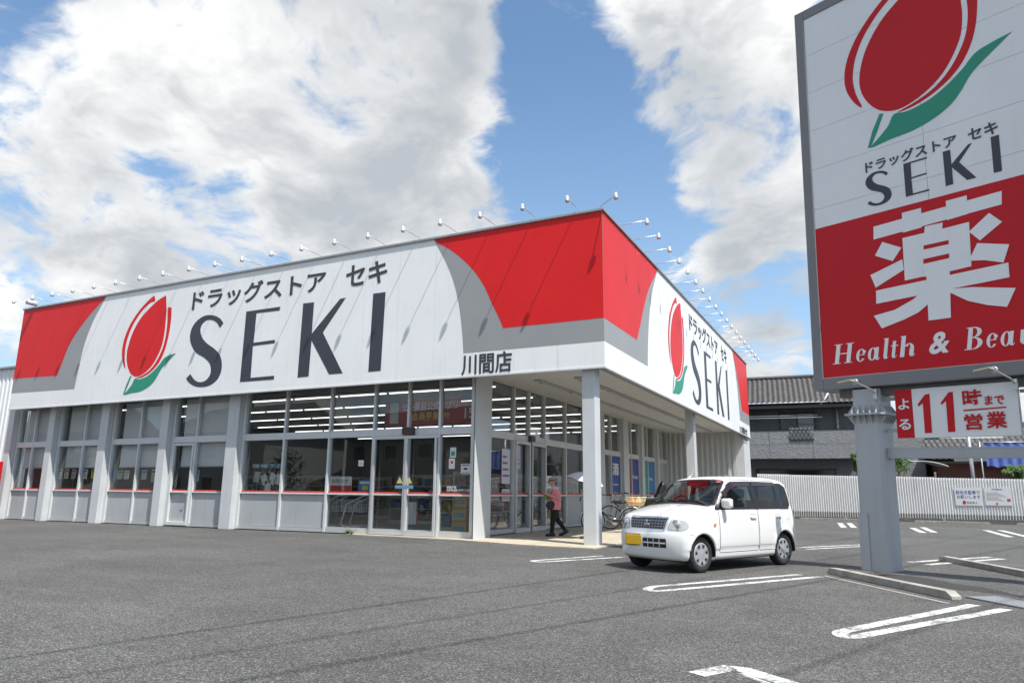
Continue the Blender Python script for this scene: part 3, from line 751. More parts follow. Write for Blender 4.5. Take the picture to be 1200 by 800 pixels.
# bold italic serif "Health & Beauty"
def ell(cx, cz, rx, rz, ix, iz, a0, a1, n=18):
    A = [R(a0+(a1-a0)*k/n) for k in range(n+1)]
    return [(cx+rx*math.cos(t), cz+rz*math.sin(t)) for t in A]+[(cx+ix*math.cos(t), cz+iz*math.sin(t)) for t in A[::-1]]
def rc_(a, b, c_, d): return [(a, c_), (b, c_), (b, d), (a, d)]
GL = {
 'H': (.93, [rc_(.12, .30, 0, 1), rc_(.63, .81, 0, 1), rc_(.30, .63, .475, .525), rc_(.03, .39, 0, .035), rc_(.54, .90, 0, .035), rc_(.03, .39, .965, 1), rc_(.54, .90, .965, 1)]),
 'e': (.52, [ell(.26, .31, .25, .32, .095, .285, 28, 325), rc_(.15, .46, .31, .345), ell(.30, .47, .20, .15, .07, .12, -75, 30, 8)]),
 'a': (.62, [ell(.24, .31, .23, .32, .085, .285, 0, 360, 26), rc_(.37, .53, .06, .62), [(.37, .10), (.45, 0), (.56, 0), (.62, .10), (.60, .11), (.55, .05), (.53, .08)]]),
 'l': (.30, [rc_(.06, .22, .08, 1), [(.06, .10), (.11, 0), (.22, 0), (.30, .10), (.28, .11), (.24, .05), (.22, .10)], rc_(.0, .10, .965, 1)]),
 't': (.36, [rc_(.08, .24, .08, .82), rc_(.0, .36, .57, .615), [(.08, .10), (.13, 0), (.24, 0), (.34, .10), (.32, .12), (.27, .05), (.24, .10)]]),
 'h': (.62, [rc_(.05, .21, 0, 1), rc_(.0, .08, .965, 1), ell(.36, .36, .19, .27, .05, .235, 0, 150, 12), rc_(.39, .55, .08, .37), [(.39, .10), (.44, 0), (.54, 0), (.62, .10), (.60, .11), (.57, .05), (.55, .10)]]),
 'B': (.78, [rc_(.12, .30, 0, 1), rc_(.03, .34, 0, .035), rc_(.03, .34, .965, 1), ell(.33, .76, .33, .24, .155, .205, -90, 90, 14), ell(.35, .27, .38, .27, .19, .235, -90, 90, 14), rc_(.30, .36, .505, .54)]),
 'u': (.62, [rc_(.05, .21, .14, .62), rc_(.39, .55, .06, .62), ell(.24, .20, .19, .21, .05, .175, 180, 330, 10), [(.39, .10), (.45, 0), (.54, 0), (.62, .10), (.60, .11), (.57, .05), (.55, .10)]]),
 'y': (.58, [rc_(.05, .20, .14, .62), rc_(.37, .52, -.12, .62), ell(.24, .20, .19, .21, .05, .175, 180, 330, 10), ell(.25, -.12, .27, .20, .13, .165, 180, 360, 12)])}
base_z = (WF_.px(977, 429)[1]+WF_.px(1080, 413.5)[1])/2
H_ = WF_.px(980, 406)[1]-WF_.px(977, 429)[1]
def zx7(x): return 930+x/2.857
wordx = [('H', 130, 205), ('e', 208, 243), ('a', 247, 292), ('l', 296, 320), ('t', 323, 349), ('h', 352, 412), ('B', 570, 640), ('e', 643, 684), ('a', 690, 744)]
last = 0
def slog(ch, gl_, wd, ua, ub):
    v = []; f = []
    for k, p in enumerate(gl_):
        q = [(ua+x/wd*(ub-ua)*.93+z_*H_*.16, base_z+z_*H_) for x, z_ in p]
        a = sum(q[i][0]*q[(i+1) % len(q)][1]-q[(i+1) % len(q)][0]*q[i][1] for i in range(len(q)))
        if a < 0: q = q[::-1]
        f.append(list(range(len(v), len(v)+len(q)))); v += [LF.w(a_, b_, .006+k*.0004) for a_, b_ in q]
    newmesh('slogan_letter', v, f, M_panelw, pyl)
def pyw(px): return 429-(px-977)*.135
for ch, a, b in wordx:
    ua, ub = WF_.px(zx7(a), pyw(zx7(a)))[0], WF_.px(zx7(b), pyw(zx7(b)))[0]; wd, gl_ = GL[ch]; last = ub
    slog(ch, gl_, wd, ua, ub)
for ch in 'uty':
    wd, gl_ = GL[ch]; ua = last+.03; ub = ua+wd*H_*1.05; last = ub
    slog(ch, gl_, wd, ua, ub)

text('slogan_ampersand', '&', LF, (WF_.px(zx7(456), 415)[0], WF_.px(zx7(524), 408)[0], base_z-.01, base_z+H_*.98), M_panelw, pyl, .03, .0065, .25, local=True)
# poles with bolted flange collars
def pole(xc, first):
    hw = .235; c_ = .05
    def ring(z_, g=0.): return [(xc-hw-g+c_, -.24-g, z_), (xc+hw+g-c_, -.24-g, z_), (xc+hw+g, -.24-g+c_, z_), (xc+hw+g, .24+g-c_, z_), (xc+hw+g-c_, .24+g, z_), (xc-hw-g+c_, .24+g, z_), (xc-hw-g, .24+g-c_, z_), (xc-hw-g, -.24-g+c_, z_)]
    p = MB().prism(ring(-.05), (0, 0, zb0+.02)).build('pole', M_pole, pyl)
    zf = 2.56
    q = MB().prism(ring(zf, .11), (0, 0, .03)).build('flange', M_pole, p)
    for k in range(5):
        xx = xc-hw+.03+k*(2*hw-.06)/4
        for s_ in (1, -1):
            for sg in (1, -1):
                zz0 = zf+.031 if sg > 0 else zf-.001
                MB().prism([(xx-.006, s_*.24, zz0), (xx-.006, s_*.345, zz0), (xx-.006, s_*.24, zz0+sg*.15)], (.012, 0, 0)).build('gusset', M_pole, p)
    for k in range(5):
        yy = -.2+k*.1
        for s_ in (1, -1):
            for sg in (1, -1):
                zz0 = zf+.031 if sg > 0 else zf-.001
                MB().prism([(xc+s_*hw, yy-.006, zz0), (xc+s_*(hw+.105), yy-.006, zz0), (xc+s_*hw, yy-.006, zz0+sg*.15)], (0, .012, 0)).build('gusset', M_pole, p)
    box('cover_plate', (xc-hw+.0, -.262, .0), (xc-hw+.16, -.243, .92), M_pole, p, local=True, bevel=.004)
    return p
pole(0., True); pole(2.66, False)
zbm0, zbm1 = WP.px(1100, 535.8)[1], WP.px(1100, 523)[1]
b = MB(); b.box((.24, -.09, zbm0), (2.42, .09, zbm0+.02)); b.box((.24, -.09, zbm1-.02), (2.42, .09, zbm1)); b.box((.24, -.085, zbm0+.021), (2.42, -.06, zbm1-.021))
bm_ = b.build('cross_beam', M_pole, pyl)
for zz_ in (zbm0+.05, zbm1-.05): MB().lathe([(.014, -.012), (.014, .0)], 6, 'y', (.29, -.09, zz_)).build('bolt', M_galv, bm_)
box('top_beam', (-.5, -.12, zb0-.14), (3.0, .12, zb0-.01), mat('beam_dark', (.12, .12, .13), .5), pyl, local=True)  # beam in one even dark grey
# lower hours board
YS_ = -.16
WS, LS = pplane(YS_), lplane(YS_)
sx0 = WS.px(1048, 458.4)[0]; sx1 = WS.px(1189.5, 445)[0]+.01; sz1 = (WS.px(1048, 458.4)[1]+WS.px(1189.3, 445)[1])/2; sz0 = (WS.px(1051, 515.3)[1]+WS.px(1190.9, 508)[1])/2
hb = box('hours_board', (sx0, YS_, sz0), (sx1, YS_+.10, sz1), M_panelw, pyl, local=True, bevel=.004)
for xx in (.20, 2.40):
    for zz_ in (sz0+.12, sz1-.16): box('bracket', (xx-.2 if xx > 1 else xx, YS_+.101, zz_), (xx+.05 if xx > 1 else xx+.3, YS_+.14, zz_+.05), M_pole, hb, local=True)
z3 = ((1030, 430), 6.153)
def b3(x, y): return WS.px(z3[0][0]+x/z3[1], z3[0][1]+y/z3[1])
xr_ = b3(248, 350)[0]
decal('red_field', LS, [[(sx0+.002, sz0+.002), (xr_, sz0+.002), (xr_, sz1-.002), (sx0+.002, sz1-.002)]], M_redsign, hb, .003, True)
def tb(body, x0_, x1_, y0_, y1_, m_, bold):
    ym = (y0_+y1_)/2; xm = (x0_+x1_)/2
    text('lettering', body, LS, (b3(x0_, ym)[0], b3(x1_, ym)[0], b3(xm, y1_)[1], b3(xm, y0_)[1]), m_, hb, bold, .006, local=True)
tb('よ', 140, 220, 228, 306, M_panelw, .024); tb('る', 145, 232, 375, 452, M_panelw, .024)
tb('時', 602, 745, 160, 282, M_redsign, .024); tb('まで', 763, 905, 202, 270, M_redsign, .022)
tb('営', 617, 750, 335, 452, M_redsign, .024); tb('業', 776, 924, 318, 440, M_redsign, .024)
for d1 in ([(280, 268), (332, 197), (365, 192), (384, 473), (333, 476), (317, 260), (286, 284)], [(446, 257), (502, 181), (534, 177), (552, 465), (500, 468), (484, 245), (452, 272)]):
    decal('numeral', LS, [[b3(*q) for q in d1]], M_redsign, hb, .006, True)
decal('underline', LS, [[b3(610, 307), b3(919, 283), b3(920, 293), b3(611, 318)]], M_redsign, hb, .006, True)
# two gooseneck lamps under the big panel
def goose(xc, label):
    t = thing('sign_lamp', label, 'lamp', (0, 0, 0), 0, 'lamps under the pylon panel'); t.matrix_world = PM @ Matrix.Translation((xc, -.30, zb0-.12))
    MB().box((-.03, -.015, -.10), (.03, .055, .06)).build('bracket', M_galv, t)
    MB().tube([(0, -.02, 0), (-.02, -.10, .06), (-.10, -.40, .14), (-.12, -.46, .16)], .013, 8).build('arm', M_galv, t, True)
    MB().lathe([(.035, -.012), (.05, -.012), (.05, .012), (.035, .012)], 14, 'y', (-.11, -.45, .155)).build('knuckle', M_galv, t, True)
    MB(Matrix.Translation((-.14, -.52, .16)) @ Matrix.Rotation(R(-8), 4, 'Y')).box((-.20, -.08, -.012), (.03, .08, .022)).build('lamp_head', mat('lamp_beige', (.40, .36, .30), .5), t, bevel=.01)
    return t
goose(.20, 'flat beige lamp on an arm under the left end of the pylon panel')
goose(2.22, 'flat beige lamp on an arm at the right edge under the pylon panel')

# ================================================================== WALKWAY, KERBS, MARKINGS
wk = [on_z(697, 643.5), on_z(724.5, 636)]
W0 = Vector((-5.50, 15.22, 0))
poly = [(-5.50, 15.22), (-5.50, YR+1.5), (XS+.05, YR+1.5), (XS+.05, YW-.05), (-13.2, YW-.05), (-13.2, YW-.36), (-11.6, YW-.42), (-9.6, 16.02), (-7.6, 15.45)]
wkm = MB().prism([(x, y, -.05) for x, y in poly][::-1] if False else [(x, y, -.05) for x, y in poly], (0, 0, .075))
wko = wkm.build('walkway', M_walk, local=False); tag(wko, kind='structure')
M_line = mat('road_paint', (.74, .74, .72), .7)
def line_mat():
    m = bpy.data.materials.new('worn_line_paint'); m.use_nodes = True; t = NT(m.node_tree); b = t.n['Principled BSDF']; o = t.n['Material Output']
    tcn = t.add('ShaderNodeTexCoord'); P = tcn.outputs['Object']
    n = t.noise(P, 130, 4, .75); n2 = t.noise(P, 3.5, 5, .65); n3 = t.noise(P, 24, 4, .6)
    q = t.math('ADD', t.math('MULTIPLY', n, .55), t.math('ADD', t.math('MULTIPLY', n2, .50), t.math('MULTIPLY', n3, .45)))
    wear = t.mapr(q, .725, .82)
    t.l.new(t.mix(t.mapr(n2, .3, .7), (.60, .60, .57), (.74, .74, .71)), b.inputs['Base Color']); b.inputs['Roughness'].default_value = .8
    tr = t.add('ShaderNodeBsdfTransparent'); mx = t.add('ShaderNodeMixShader'); t.l.new(t.math('MULTIPLY', wear, .85), mx.inputs[0]); t.l.new(b.outputs[0], mx.inputs[1]); t.l.new(tr.outputs[0], mx.inputs[2]); t.l.new(mx.outputs[0], o.inputs[0])
    bn = t.add('ShaderNodeBump'); bn.inputs['Strength'].default_value = .4; bn.inputs['Distance'].default_value = .006
    t.l.new(n, bn.inputs['Height']); t.l.new(bn.outputs[0], b.inputs['Normal'])
    return m
M_wline = line_mat()
def ribbon(path, wd, z=.004):
    P = [Vector((p[0], p[1], 0)) for p in path]; v = []; f = []
    for k, p in enumerate(P):
        d = (P[min(k+1, len(P)-1)]-P[max(k-1, 0)]).normalized(); s_ = Vector((-d.y, d.x, 0))*wd/2
        v += [(p+s_).to_tuple()[:2]+(z,), (p-s_).to_tuple()[:2]+(z,)]
    for k in range(len(P)-1): f.append((2*k, 2*k+1, 2*k+3, 2*k+2))
    return v, f
def marking(paths, wd=.15):
    v = []; f = []
    for p in paths:
        a, b = ribbon(p, wd); f += [tuple(q+len(v) for q in g_) for g_ in b]; v += a
    # make all faces look up
    o = newmesh('parking_line', v, [q[::-1] for q in f], M_wline, local=False)
    tag(o, kind='structure'); return o
def U_line(a0, a1, b1, b0, wd):
    """two parallel strokes joined by a round end: from a0 to a1, round to b1, back to b0 (photo points on the ground)"""
    p = [on_z(*q) for q in (a0, a1, b1, b0)]
    c_ = (p[1]+p[2])/2; r1 = p[1]-c_; d = ((p[1]-p[0]).normalized()+(p[2]-p[3]).normalized()).normalized(); rr = r1.length
    arc = [c_+r1*math.cos(t)+d*rr*math.sin(t) for t in [math.pi*k/10 for k in range(11)]]
    return [p[0]]+arc+[p[3]]
marking([U_line((938, 673), (772, 686.5), (777, 692), (962, 675.5), .13)], .13)
marking([U_line((1142, 708.5), (990, 739), (1003, 746), (1180, 713.5), .14)], .14)
marking([U_line((706, 651), (628, 656.5), (640, 658), (730, 652.5), .12)], .12)
a = [on_z(*q) for q in ((816, 790), (862, 781))]; b2 = [on_z(*q) for q in ((860, 781), (960, 812))]; b3_ = [on_z(*q) for q in ((868, 789), (930, 812))]
marking([[a[0], a[1]-(a[1]-a[0]).normalized()*.05, b2[0]+(b2[1]-b2[0]).normalized()*.08, b2[1]]], .15)
marking([[b3_[0], b3_[1]]], .05)
marking([[on_z(934, 641.5), on_z(1020, 637.5)], [on_z(945, 643.3), on_z(1020, 639.5)]], .14)
marking([[on_z(1066, 658.5), on_z(1160, 652.5)], [on_z(1086, 661.5), on_z(1175, 654.5)]], .16)
for q in (((984, 612.5), (989, 618)), ((995, 612.5), (1001, 618)), ((1069, 618.2), (1082, 624)), ((1081, 617.5), (1095, 623.6)), ((1155, 621), (1184, 629)), ((1172, 621), (1205, 629))):
    marking([[on_z(*q[0]), on_z(*q[1])]], .22)

# kerb blocks: (ends on the ground, number of blocks)
def kerb(name, label, p, q, n, h=.095, wd=.13, cat='kerb', taper=(True, True), group=None):
    p = Vector((p.x, p.y, 0)); q = Vector((q.x, q.y, 0)); L = (q-p).length; a = math.atan2((q-p).y, (q-p).x)
    t = thing(name, label, cat, p, a, group)
    for k in range(n):
        x0_, x1_ = L*k/n+.007, L*(k+1)/n-.007
        c0 = .07 if k == 0 and taper[0] else .006; c1 = .10 if k == n-1 and taper[1] else .006
        prof = [(x0_, 0), (x1_, 0), (x1_, h*.45 if c1 > .05 else h), (x1_-c1, h), (x0_+c0, h), (x0_, h*.45 if c0 > .05 else h)]
        MB().prism([(x, wd/2, z_) for x, z_ in prof], (0, -wd, 0)).build('kerb_block', M_concrete, t, bevel=.012)
    # narrow concrete gutter strip along the front
    return t
kerb('parking_kerb', 'row of low concrete kerb blocks in front of the pylon pole', on_z(974, 671.5), on_z(1122, 703), 3)
kerb('parking_kerb', 'concrete kerb blocks at the right edge beyond the pylon pole', on_z(1104, 656.5), on_z(1215, 678), 3)
def strip_conc(p, q, wd):
    v, f = ribbon([p, q], wd, .0045); o = newmesh('gutter_strip', v, [g_[::-1] for g_ in f], mat('gutter_concrete', (.33, .31, .27), .9, var=.2, vscale=6, dirt=.3), local=False); tag(o, kind='structure')
strip_conc(on_z(966, 674.5), on_z(1112, 707), .06)
# drain grating
gA = on_z(1150, 700); gd = thing('drain_grate', 'steel drain grating set in the asphalt beside the kerb', 'drain', (gA.x, gA.y, 0), R(-56))
MB().box((-.02, -.2, .001), (.9, .2, .006)).build('frame', M_dark, gd)
for k in range(16): MB().box((.0+k*.056, -.19, .007), (.022+k*.056, .19, .018)).build('bar', M_galv, gd)
for s_ in (-.2, .185): MB().box((-.02, s_, .007), (.9, s_+.015, .02)).build('edge_bar', M_galv, gd)

# soil and old tar round the pylon base
def blob(c_, r1, r2, rot, m_, z, nm):
    n = 40; v = []
    for k in range(n):
        t = 2*math.pi*k/n; q = 1+.16*math.sin(3*t+c_.x)+.10*math.sin(7*t+1)+.06*math.sin(13*t)
        x, y = r1*q*math.cos(t), r2*q*math.sin(t); v.append((c_.x+x*math.cos(rot)-y*math.sin(rot), c_.y+x*math.sin(rot)+y*math.cos(rot), z))
    o = newmesh(nm, v, [list(range(n))], m_, local=False); tag(o, kind='structure'); return o
M_patch = mat('old_asphalt_patch', (.045, .043, .04), .9, var=.25, vscale=9, bump=.5, bscale=150)
blob(on_z(1090, 682), 1.25, .33, R(-52), M_patch, .003, 'asphalt_patch')
# ================================================================== CAR
CAR_LOC, CAR_ROT, CAR_S = (-2.535, 13.06, 0), 4.262, .99
PROF = [(1.62, .19), (1.685, .24), (1.715, .36), (1.725, .48), (1.715, .58), (1.695, .635), (1.675, .70), (1.655, .78), (1.615, .855), (1.55, .90), (1.40, .952), (1.20, 1.005), (1.00, 1.045), (.86, 1.075),
        (.70, 1.195), (.52, 1.325), (.36, 1.43), (.22, 1.495), (.06, 1.528), (-.20, 1.547), (-.55, 1.553), (-.95, 1.545), (-1.28, 1.525), (-1.45, 1.495), (-1.535, 1.44), (-1.575, 1.30), (-1.605, 1.10), (-1.635, .95),
        (-1.655, .75), (-1.665, .60), (-1.668, .42), (-1.64, .27), (-1.58, .20)]
_pp = []
for i in range(len(PROF)): _pp.append(Vector((PROF[i][0], PROF[i][1], 0)))
_pp = [(q.x, q.y) for q in spline(_pp, 4)]+[(-1.0, .175), (0, .175), (1.0, .175)]
_pa = np.array(_pp); _pb = np.roll(_pa, -1, 0)
_gx = np.arange(-1.95, 1.951, .012); _gz = np.arange(-.05, 1.80, .012)
GX, GZ = np.meshgrid(_gx, _gz, indexing='ij')
_D = np.full(GX.shape, 9.); _in = np.zeros(GX.shape, bool)
for a, b in zip(_pa, _pb):
    d = b-a; t = np.clip(((GX-a[0])*d[0]+(GZ-a[1])*d[1])/(d@d+1e-12), 0, 1)
    _D = np.minimum(_D, np.hypot(GX-a[0]-t*d[0], GZ-a[1]-t*d[1]))
    c_ = ((a[1] > GZ) != (b[1] > GZ)); xi = (b[0]-a[0])*(GZ-a[1])/(b[1]-a[1]+1e-12)+a[0]; _in ^= c_ & (GX < xi)
_SD = np.where(_in, -_D, _D)
def sil(x, z):
    u = np.clip((x+1.95)/.012, 0, len(_gx)-1.001); v = np.clip((z+.05)/.012, 0, len(_gz)-1.001)
    i = u.astype(int); j = v.astype(int); fu = u-i; fv = v-j
    return (_SD[i, j]*(1-fu)*(1-fv)+_SD[i+1, j]*fu*(1-fv)+_SD[i, j+1]*(1-fu)*fv+_SD[i+1, j+1]*fu*fv)
_wz = np.array([(.15, .66), (.22, .695), (.30, .706), (.335, .708), (.355, .722), (.5, .734), (.68, .737), (.82, .733), (.93, .722), (.985, .708), (1.02, .700), (1.2, .662), (1.35, .622), (1.45, .588), (1.53, .55), (1.7, .50)])
_wx = np.array([(-1.7, .952), (-1.5, .972), (-1.2, .99), (-.8, 1.), (.6, 1.), (1.0, .995), (1.3, .992), (1.5, .98), (1.75, .96)])
WHEELS = ((1.17, .282), (-1.17, .282))
def sstep(x, a, b): t = np.clip((x-a)/(b-a), 0, 1); return t*t*(3-2*t)
def car_f(x, y, z, arches=True):
    ay = np.abs(y); q = ay/.70
    xs_ = x+(0.155*q**3.0*sstep(x, .9, 1.6)+.10*q**2.2*sstep(x, .05, .7)*(1-sstep(x, .9, 1.6)))-.06*q**3*sstep(-x, 1.2, 1.55)
    zs_ = z+.035*q**2*sstep(z, .82, 1.0)+.02*q**3*sstep(z, 1.4, 1.5)
    s_ = sil(xs_, zs_)
    wd = np.interp(z, _wz[:, 0], _wz[:, 1])*np.interp(x, _wx[:, 0], _wx[:, 1])
    for wx, wz in WHEELS:
        r = np.hypot(x-wx, z-wz); wd = wd+.014*np.exp(-((r-.345)/.038)**2)*(z < .70)
    f = smax(s_, ay-wd, .075)
    if arches:
        for wx, wz in WHEELS:
            r = np.hypot(x-wx, z-wz); cav = np.maximum(r-.318, .44-ay); f = np.maximum(f, -cav)
    return f
cpos, cfac = surface_nets(car_f, (-1.78, -.86, .10), (1.84, .86, 1.62), .0215)
def cast(P, D, maxd=1.6):
    """march from outside points P along D to the body skin"""
    P = np.array(P, float); D = np.array(D, float); D = D/np.linalg.norm(D, axis=1)[:, None]
    t = np.zeros(len(P)); done = np.zeros(len(P), bool); prev = np.zeros(len(P))
    for _ in range(int(maxd/.012)):
        q = P+D*t[:, None]; ins = car_f(*q.T, arches=False) < 0; done |= ins
        prev = np.where(done, prev, t); t = np.where(done, t, t+.012)
        if done.all(): break
    lo, hi = prev, t
    for _ in range(18):
        m_ = (lo+hi)/2; q = P+D*m_[:, None]; ins = car_f(*q.T, arches=False) < 0; hi = np.where(ins, m_, hi); lo = np.where(ins, lo, m_)
    return P+D*hi[:, None], D
ZOFF = 0
def map_side(s_):   # (x,z) seen from the side s_=+1 (left) / -1
    return lambda p: (np.stack([p[:, 0], np.full(len(p), s_*1.2), p[:, 1]], 1), np.tile([0, -s_, 0], (len(p), 1)))
def map_front(p): return (np.stack([np.full(len(p), 2.2), p[:, 0], p[:, 1]], 1), np.tile([-1., 0, 0], (len(p), 1)))
def map_rear(p): return (np.stack([np.full(len(p), -2.2), p[:, 0], p[:, 1]], 1), np.tile([1., 0, 0], (len(p), 1)))
_ws0 = np.array([.86, 1.075]); _ws1 = np.array([.20, 1.50]); _wd = (_ws1-_ws0)/np.linalg.norm(_ws1-_ws0); _wn = np.array([-_wd[1], _wd[0]])*-1
def map_wind(p):    # (y, distance up the windscreen)
    q = _ws0+p[:, 1:2]*_wd; o = q+_wn*.45
    return (np.stack([o[:, 0], p[:, 0], o[:, 1]], 1), np.tile([-_wn[0], 0, -_wn[1]], (len(p), 1)))
def map_top(p): return (np.stack([p[:, 0], p[:, 1], np.full(len(p), 2.2)], 1), np.tile([0, 0, -1.], (len(p), 1)))
def densify(poly, h):
    out = []
    for a, b in zip(poly, poly[1:]+poly[:1]):
        a = np.array(a); b = np.array(b); n = max(1, int(np.ceil(np.linalg.norm(b-a)/h)))
        out += [tuple(a+(b-a)*k/n) for k in range(n)]
    return out
def rounded(poly, r):
    out = []; N = len(poly)
    for i in range(N):
        a, b, c_ = (np.array(poly[(i+k) % N], float) for k in (-1, 0, 1)); u = (a-b); v = (c_-b); lu, lv = np.linalg.norm(u), np.linalg.norm(v); rr = min(r, lu*.45, lv*.45)
        p, q = b+u/lu*rr, b+v/lv*rr
        for t in (0, .25, .5, .75, 1): out.append(tuple((1-t)**2*p+2*t*(1-t)*b+t*t*q))
    return out
def inpoly(poly, pts):
    P = np.array(poly); x, y = pts[:, 0], pts[:, 1]; ins = np.zeros(len(pts), bool)
    for a, b in zip(P, np.roll(P, -1, 0)):
        c_ = (a[1] > y) != (b[1] > y); xi = (b[0]-a[0])*(y-a[1])/(b[1]-a[1]+1e-12)+a[0]; ins ^= c_ & (x < xi)
    return ins
def inset(poly, d):
    P = np.array(poly); A = .5*np.sum(P[:, 0]*np.roll(P[:, 1], -1)-np.roll(P[:, 0], -1)*P[:, 1]); s_ = 1 if A > 0 else -1; out = []
    N = len(P)
    for i in range(N):
        e1 = P[i]-P[i-1]; e2 = P[(i+1) % N]-P[i]; n1 = np.array([-e1[1], e1[0]])/(np.linalg.norm(e1)+1e-9); n2 = np.array([-e2[1], e2[0]])/(np.linalg.norm(e2)+1e-9)
        n = n1+n2; n = n/(np.linalg.norm(n)+1e-9); out.append(tuple(P[i]+n*d*s_))
    return out
def patch(name, poly, mp, m_, parent, off=.003, h=.05, smooth=True, rnd=.02, holes=None):
    poly = rounded(poly, rnd) if rnd else list(poly)
    bd = densify(poly, h); n0 = len(bd); pts = np.array(bd)
    lo, hi = pts.min(0), pts.max(0)
    gx, gy = np.meshgrid(np.arange(lo[0]+h/2, hi[0], h), np.arange(lo[1]+h/2, hi[1], h)); gpt = np.stack([gx.ravel(), gy.ravel()], 1)
    gpt = gpt[inpoly(inset(bd, h*.35), gpt)] if len(gpt) else gpt
    allp = [Vector(p) for p in bd]+[Vector(p) for p in gpt]
    r_ = delaunay_2d_cdt(allp, [], [list(range(n0))], 1, 1e-5)
    v2 = np.array([tuple(p) for p in r_[0]]); fs = r_[2]
    O, D = mp(v2); Q, D = cast(O, D); V = Q-D*off
    # orient outward
    F = []
    Dm = D.mean(0)
    for f in fs:
        a, b, c_ = V[f[0]], V[f[1]], V[f[2]]
        F.append(tuple(f) if np.cross(b-a, c_-a) @ Dm < 0 else tuple(f)[::-1])
    o = newmesh(name, V, F, m_, parent, smooth); return o
def seam(name, path, mp, m_, parent, wd=.008, off=.0015, closed=False):
    P = [Vector((a, b, 0)) for a, b in path]
    if closed: P.append(P[0])
    Q = []
    for a, b in zip(P, P[1:]):
        n = max(1, int((b-a).length/.03)); Q += [a+(b-a)*k/n for k in range(n)]
    Q.append(P[-1]); L = []; Rr = []
    for k, p in enumerate(Q):
        d = (Q[min(k+1, len(Q)-1)]-Q[max(k-1, 0)]).normalized(); s_ = Vector((-d.y, d.x, 0))*wd/2; L.append((p+s_)[:2]); Rr.append((p-s_)[:2])
    pts = np.array(L+Rr); O, D = mp(pts); q, D = cast(O, D); V = q-D*off; n = len(Q); Dm = D.mean(0); F = []
    for k in range(n-1):
        f = (k, k+1, n+k+1, n+k); a, b, c_ = V[f[0]], V[f[1]], V[f[2]]; F.append(f if np.cross(b-a, c_-a) @ Dm < 0 else f[::-1])
    return newmesh(name, V, F, m_, parent)

M_cwhite = mat('car_paint_white', (.78, .78, .765), .25, coat=1.0, spec=.5)
M_seam = mat('car_seam', (.05, .05, .05), .7)
M_tint = glass('car_glass_tint', (.22, .24, .25), 1.55)
M_wsg = glass('car_windscreen', (.62, .68, .67), 1.55)
M_trim = mat('car_black_trim', (.015, .014, .016), .35)
M_visor = mat('door_visor', (.035, .025, .035), .12)
M_chrome = mat('chrome', (.75, .76, .78), .12, metal=1.)
M_lens = glass('lamp_lens', (.86, .88, .88), 1.45)
M_refl = mat('lamp_reflector', (.80, .80, .78), .4, metal=.15, var=.2, vscale=16)
M_gbar = mat('grille_bar', (.24, .245, .26), .4, metal=.3)
M_amber = mat('amber_lens', (.75, .16, .02), .2)
M_plate = mat('plate_yellow', (.80, .47, .02), .4)
M_tyre = mat('tyre_rubber', (.018, .018, .019), .75, bump=.2)
M_hub = mat('wheel_cover', (.50, .51, .53), .3, metal=.5)
M_cabin = mat('cabin_dark', (.035, .035, .038), .8)
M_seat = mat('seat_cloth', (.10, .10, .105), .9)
BELT = .985
W_F = [(.775, BELT+.005), (-.325, BELT+.005), (-.325, 1.435), (.235, 1.425), (.40, 1.345), (.60, 1.175)]
W_R = [(-.395, BELT+.005), (-1.015, BELT+.01), (-1.075, 1.15), (-1.11, 1.425), (-.395, 1.437)]
W_Q = [(-1.075, BELT+.01), (-1.40, 1.0), (-1.455, 1.06), (-1.44, 1.36), (-1.33, 1.42), (-1.17, 1.425), (-1.14, 1.18)]
WS_ = [(-.60, .03), (.60, .03), (.655, .07), (.535, .665), (.46, .715), (-.46, .715), (-.535, .665), (-.655, .07)]
RW_ = [(-.52, 1.02), (.52, 1.02), (.47, 1.40), (-.47, 1.40)]
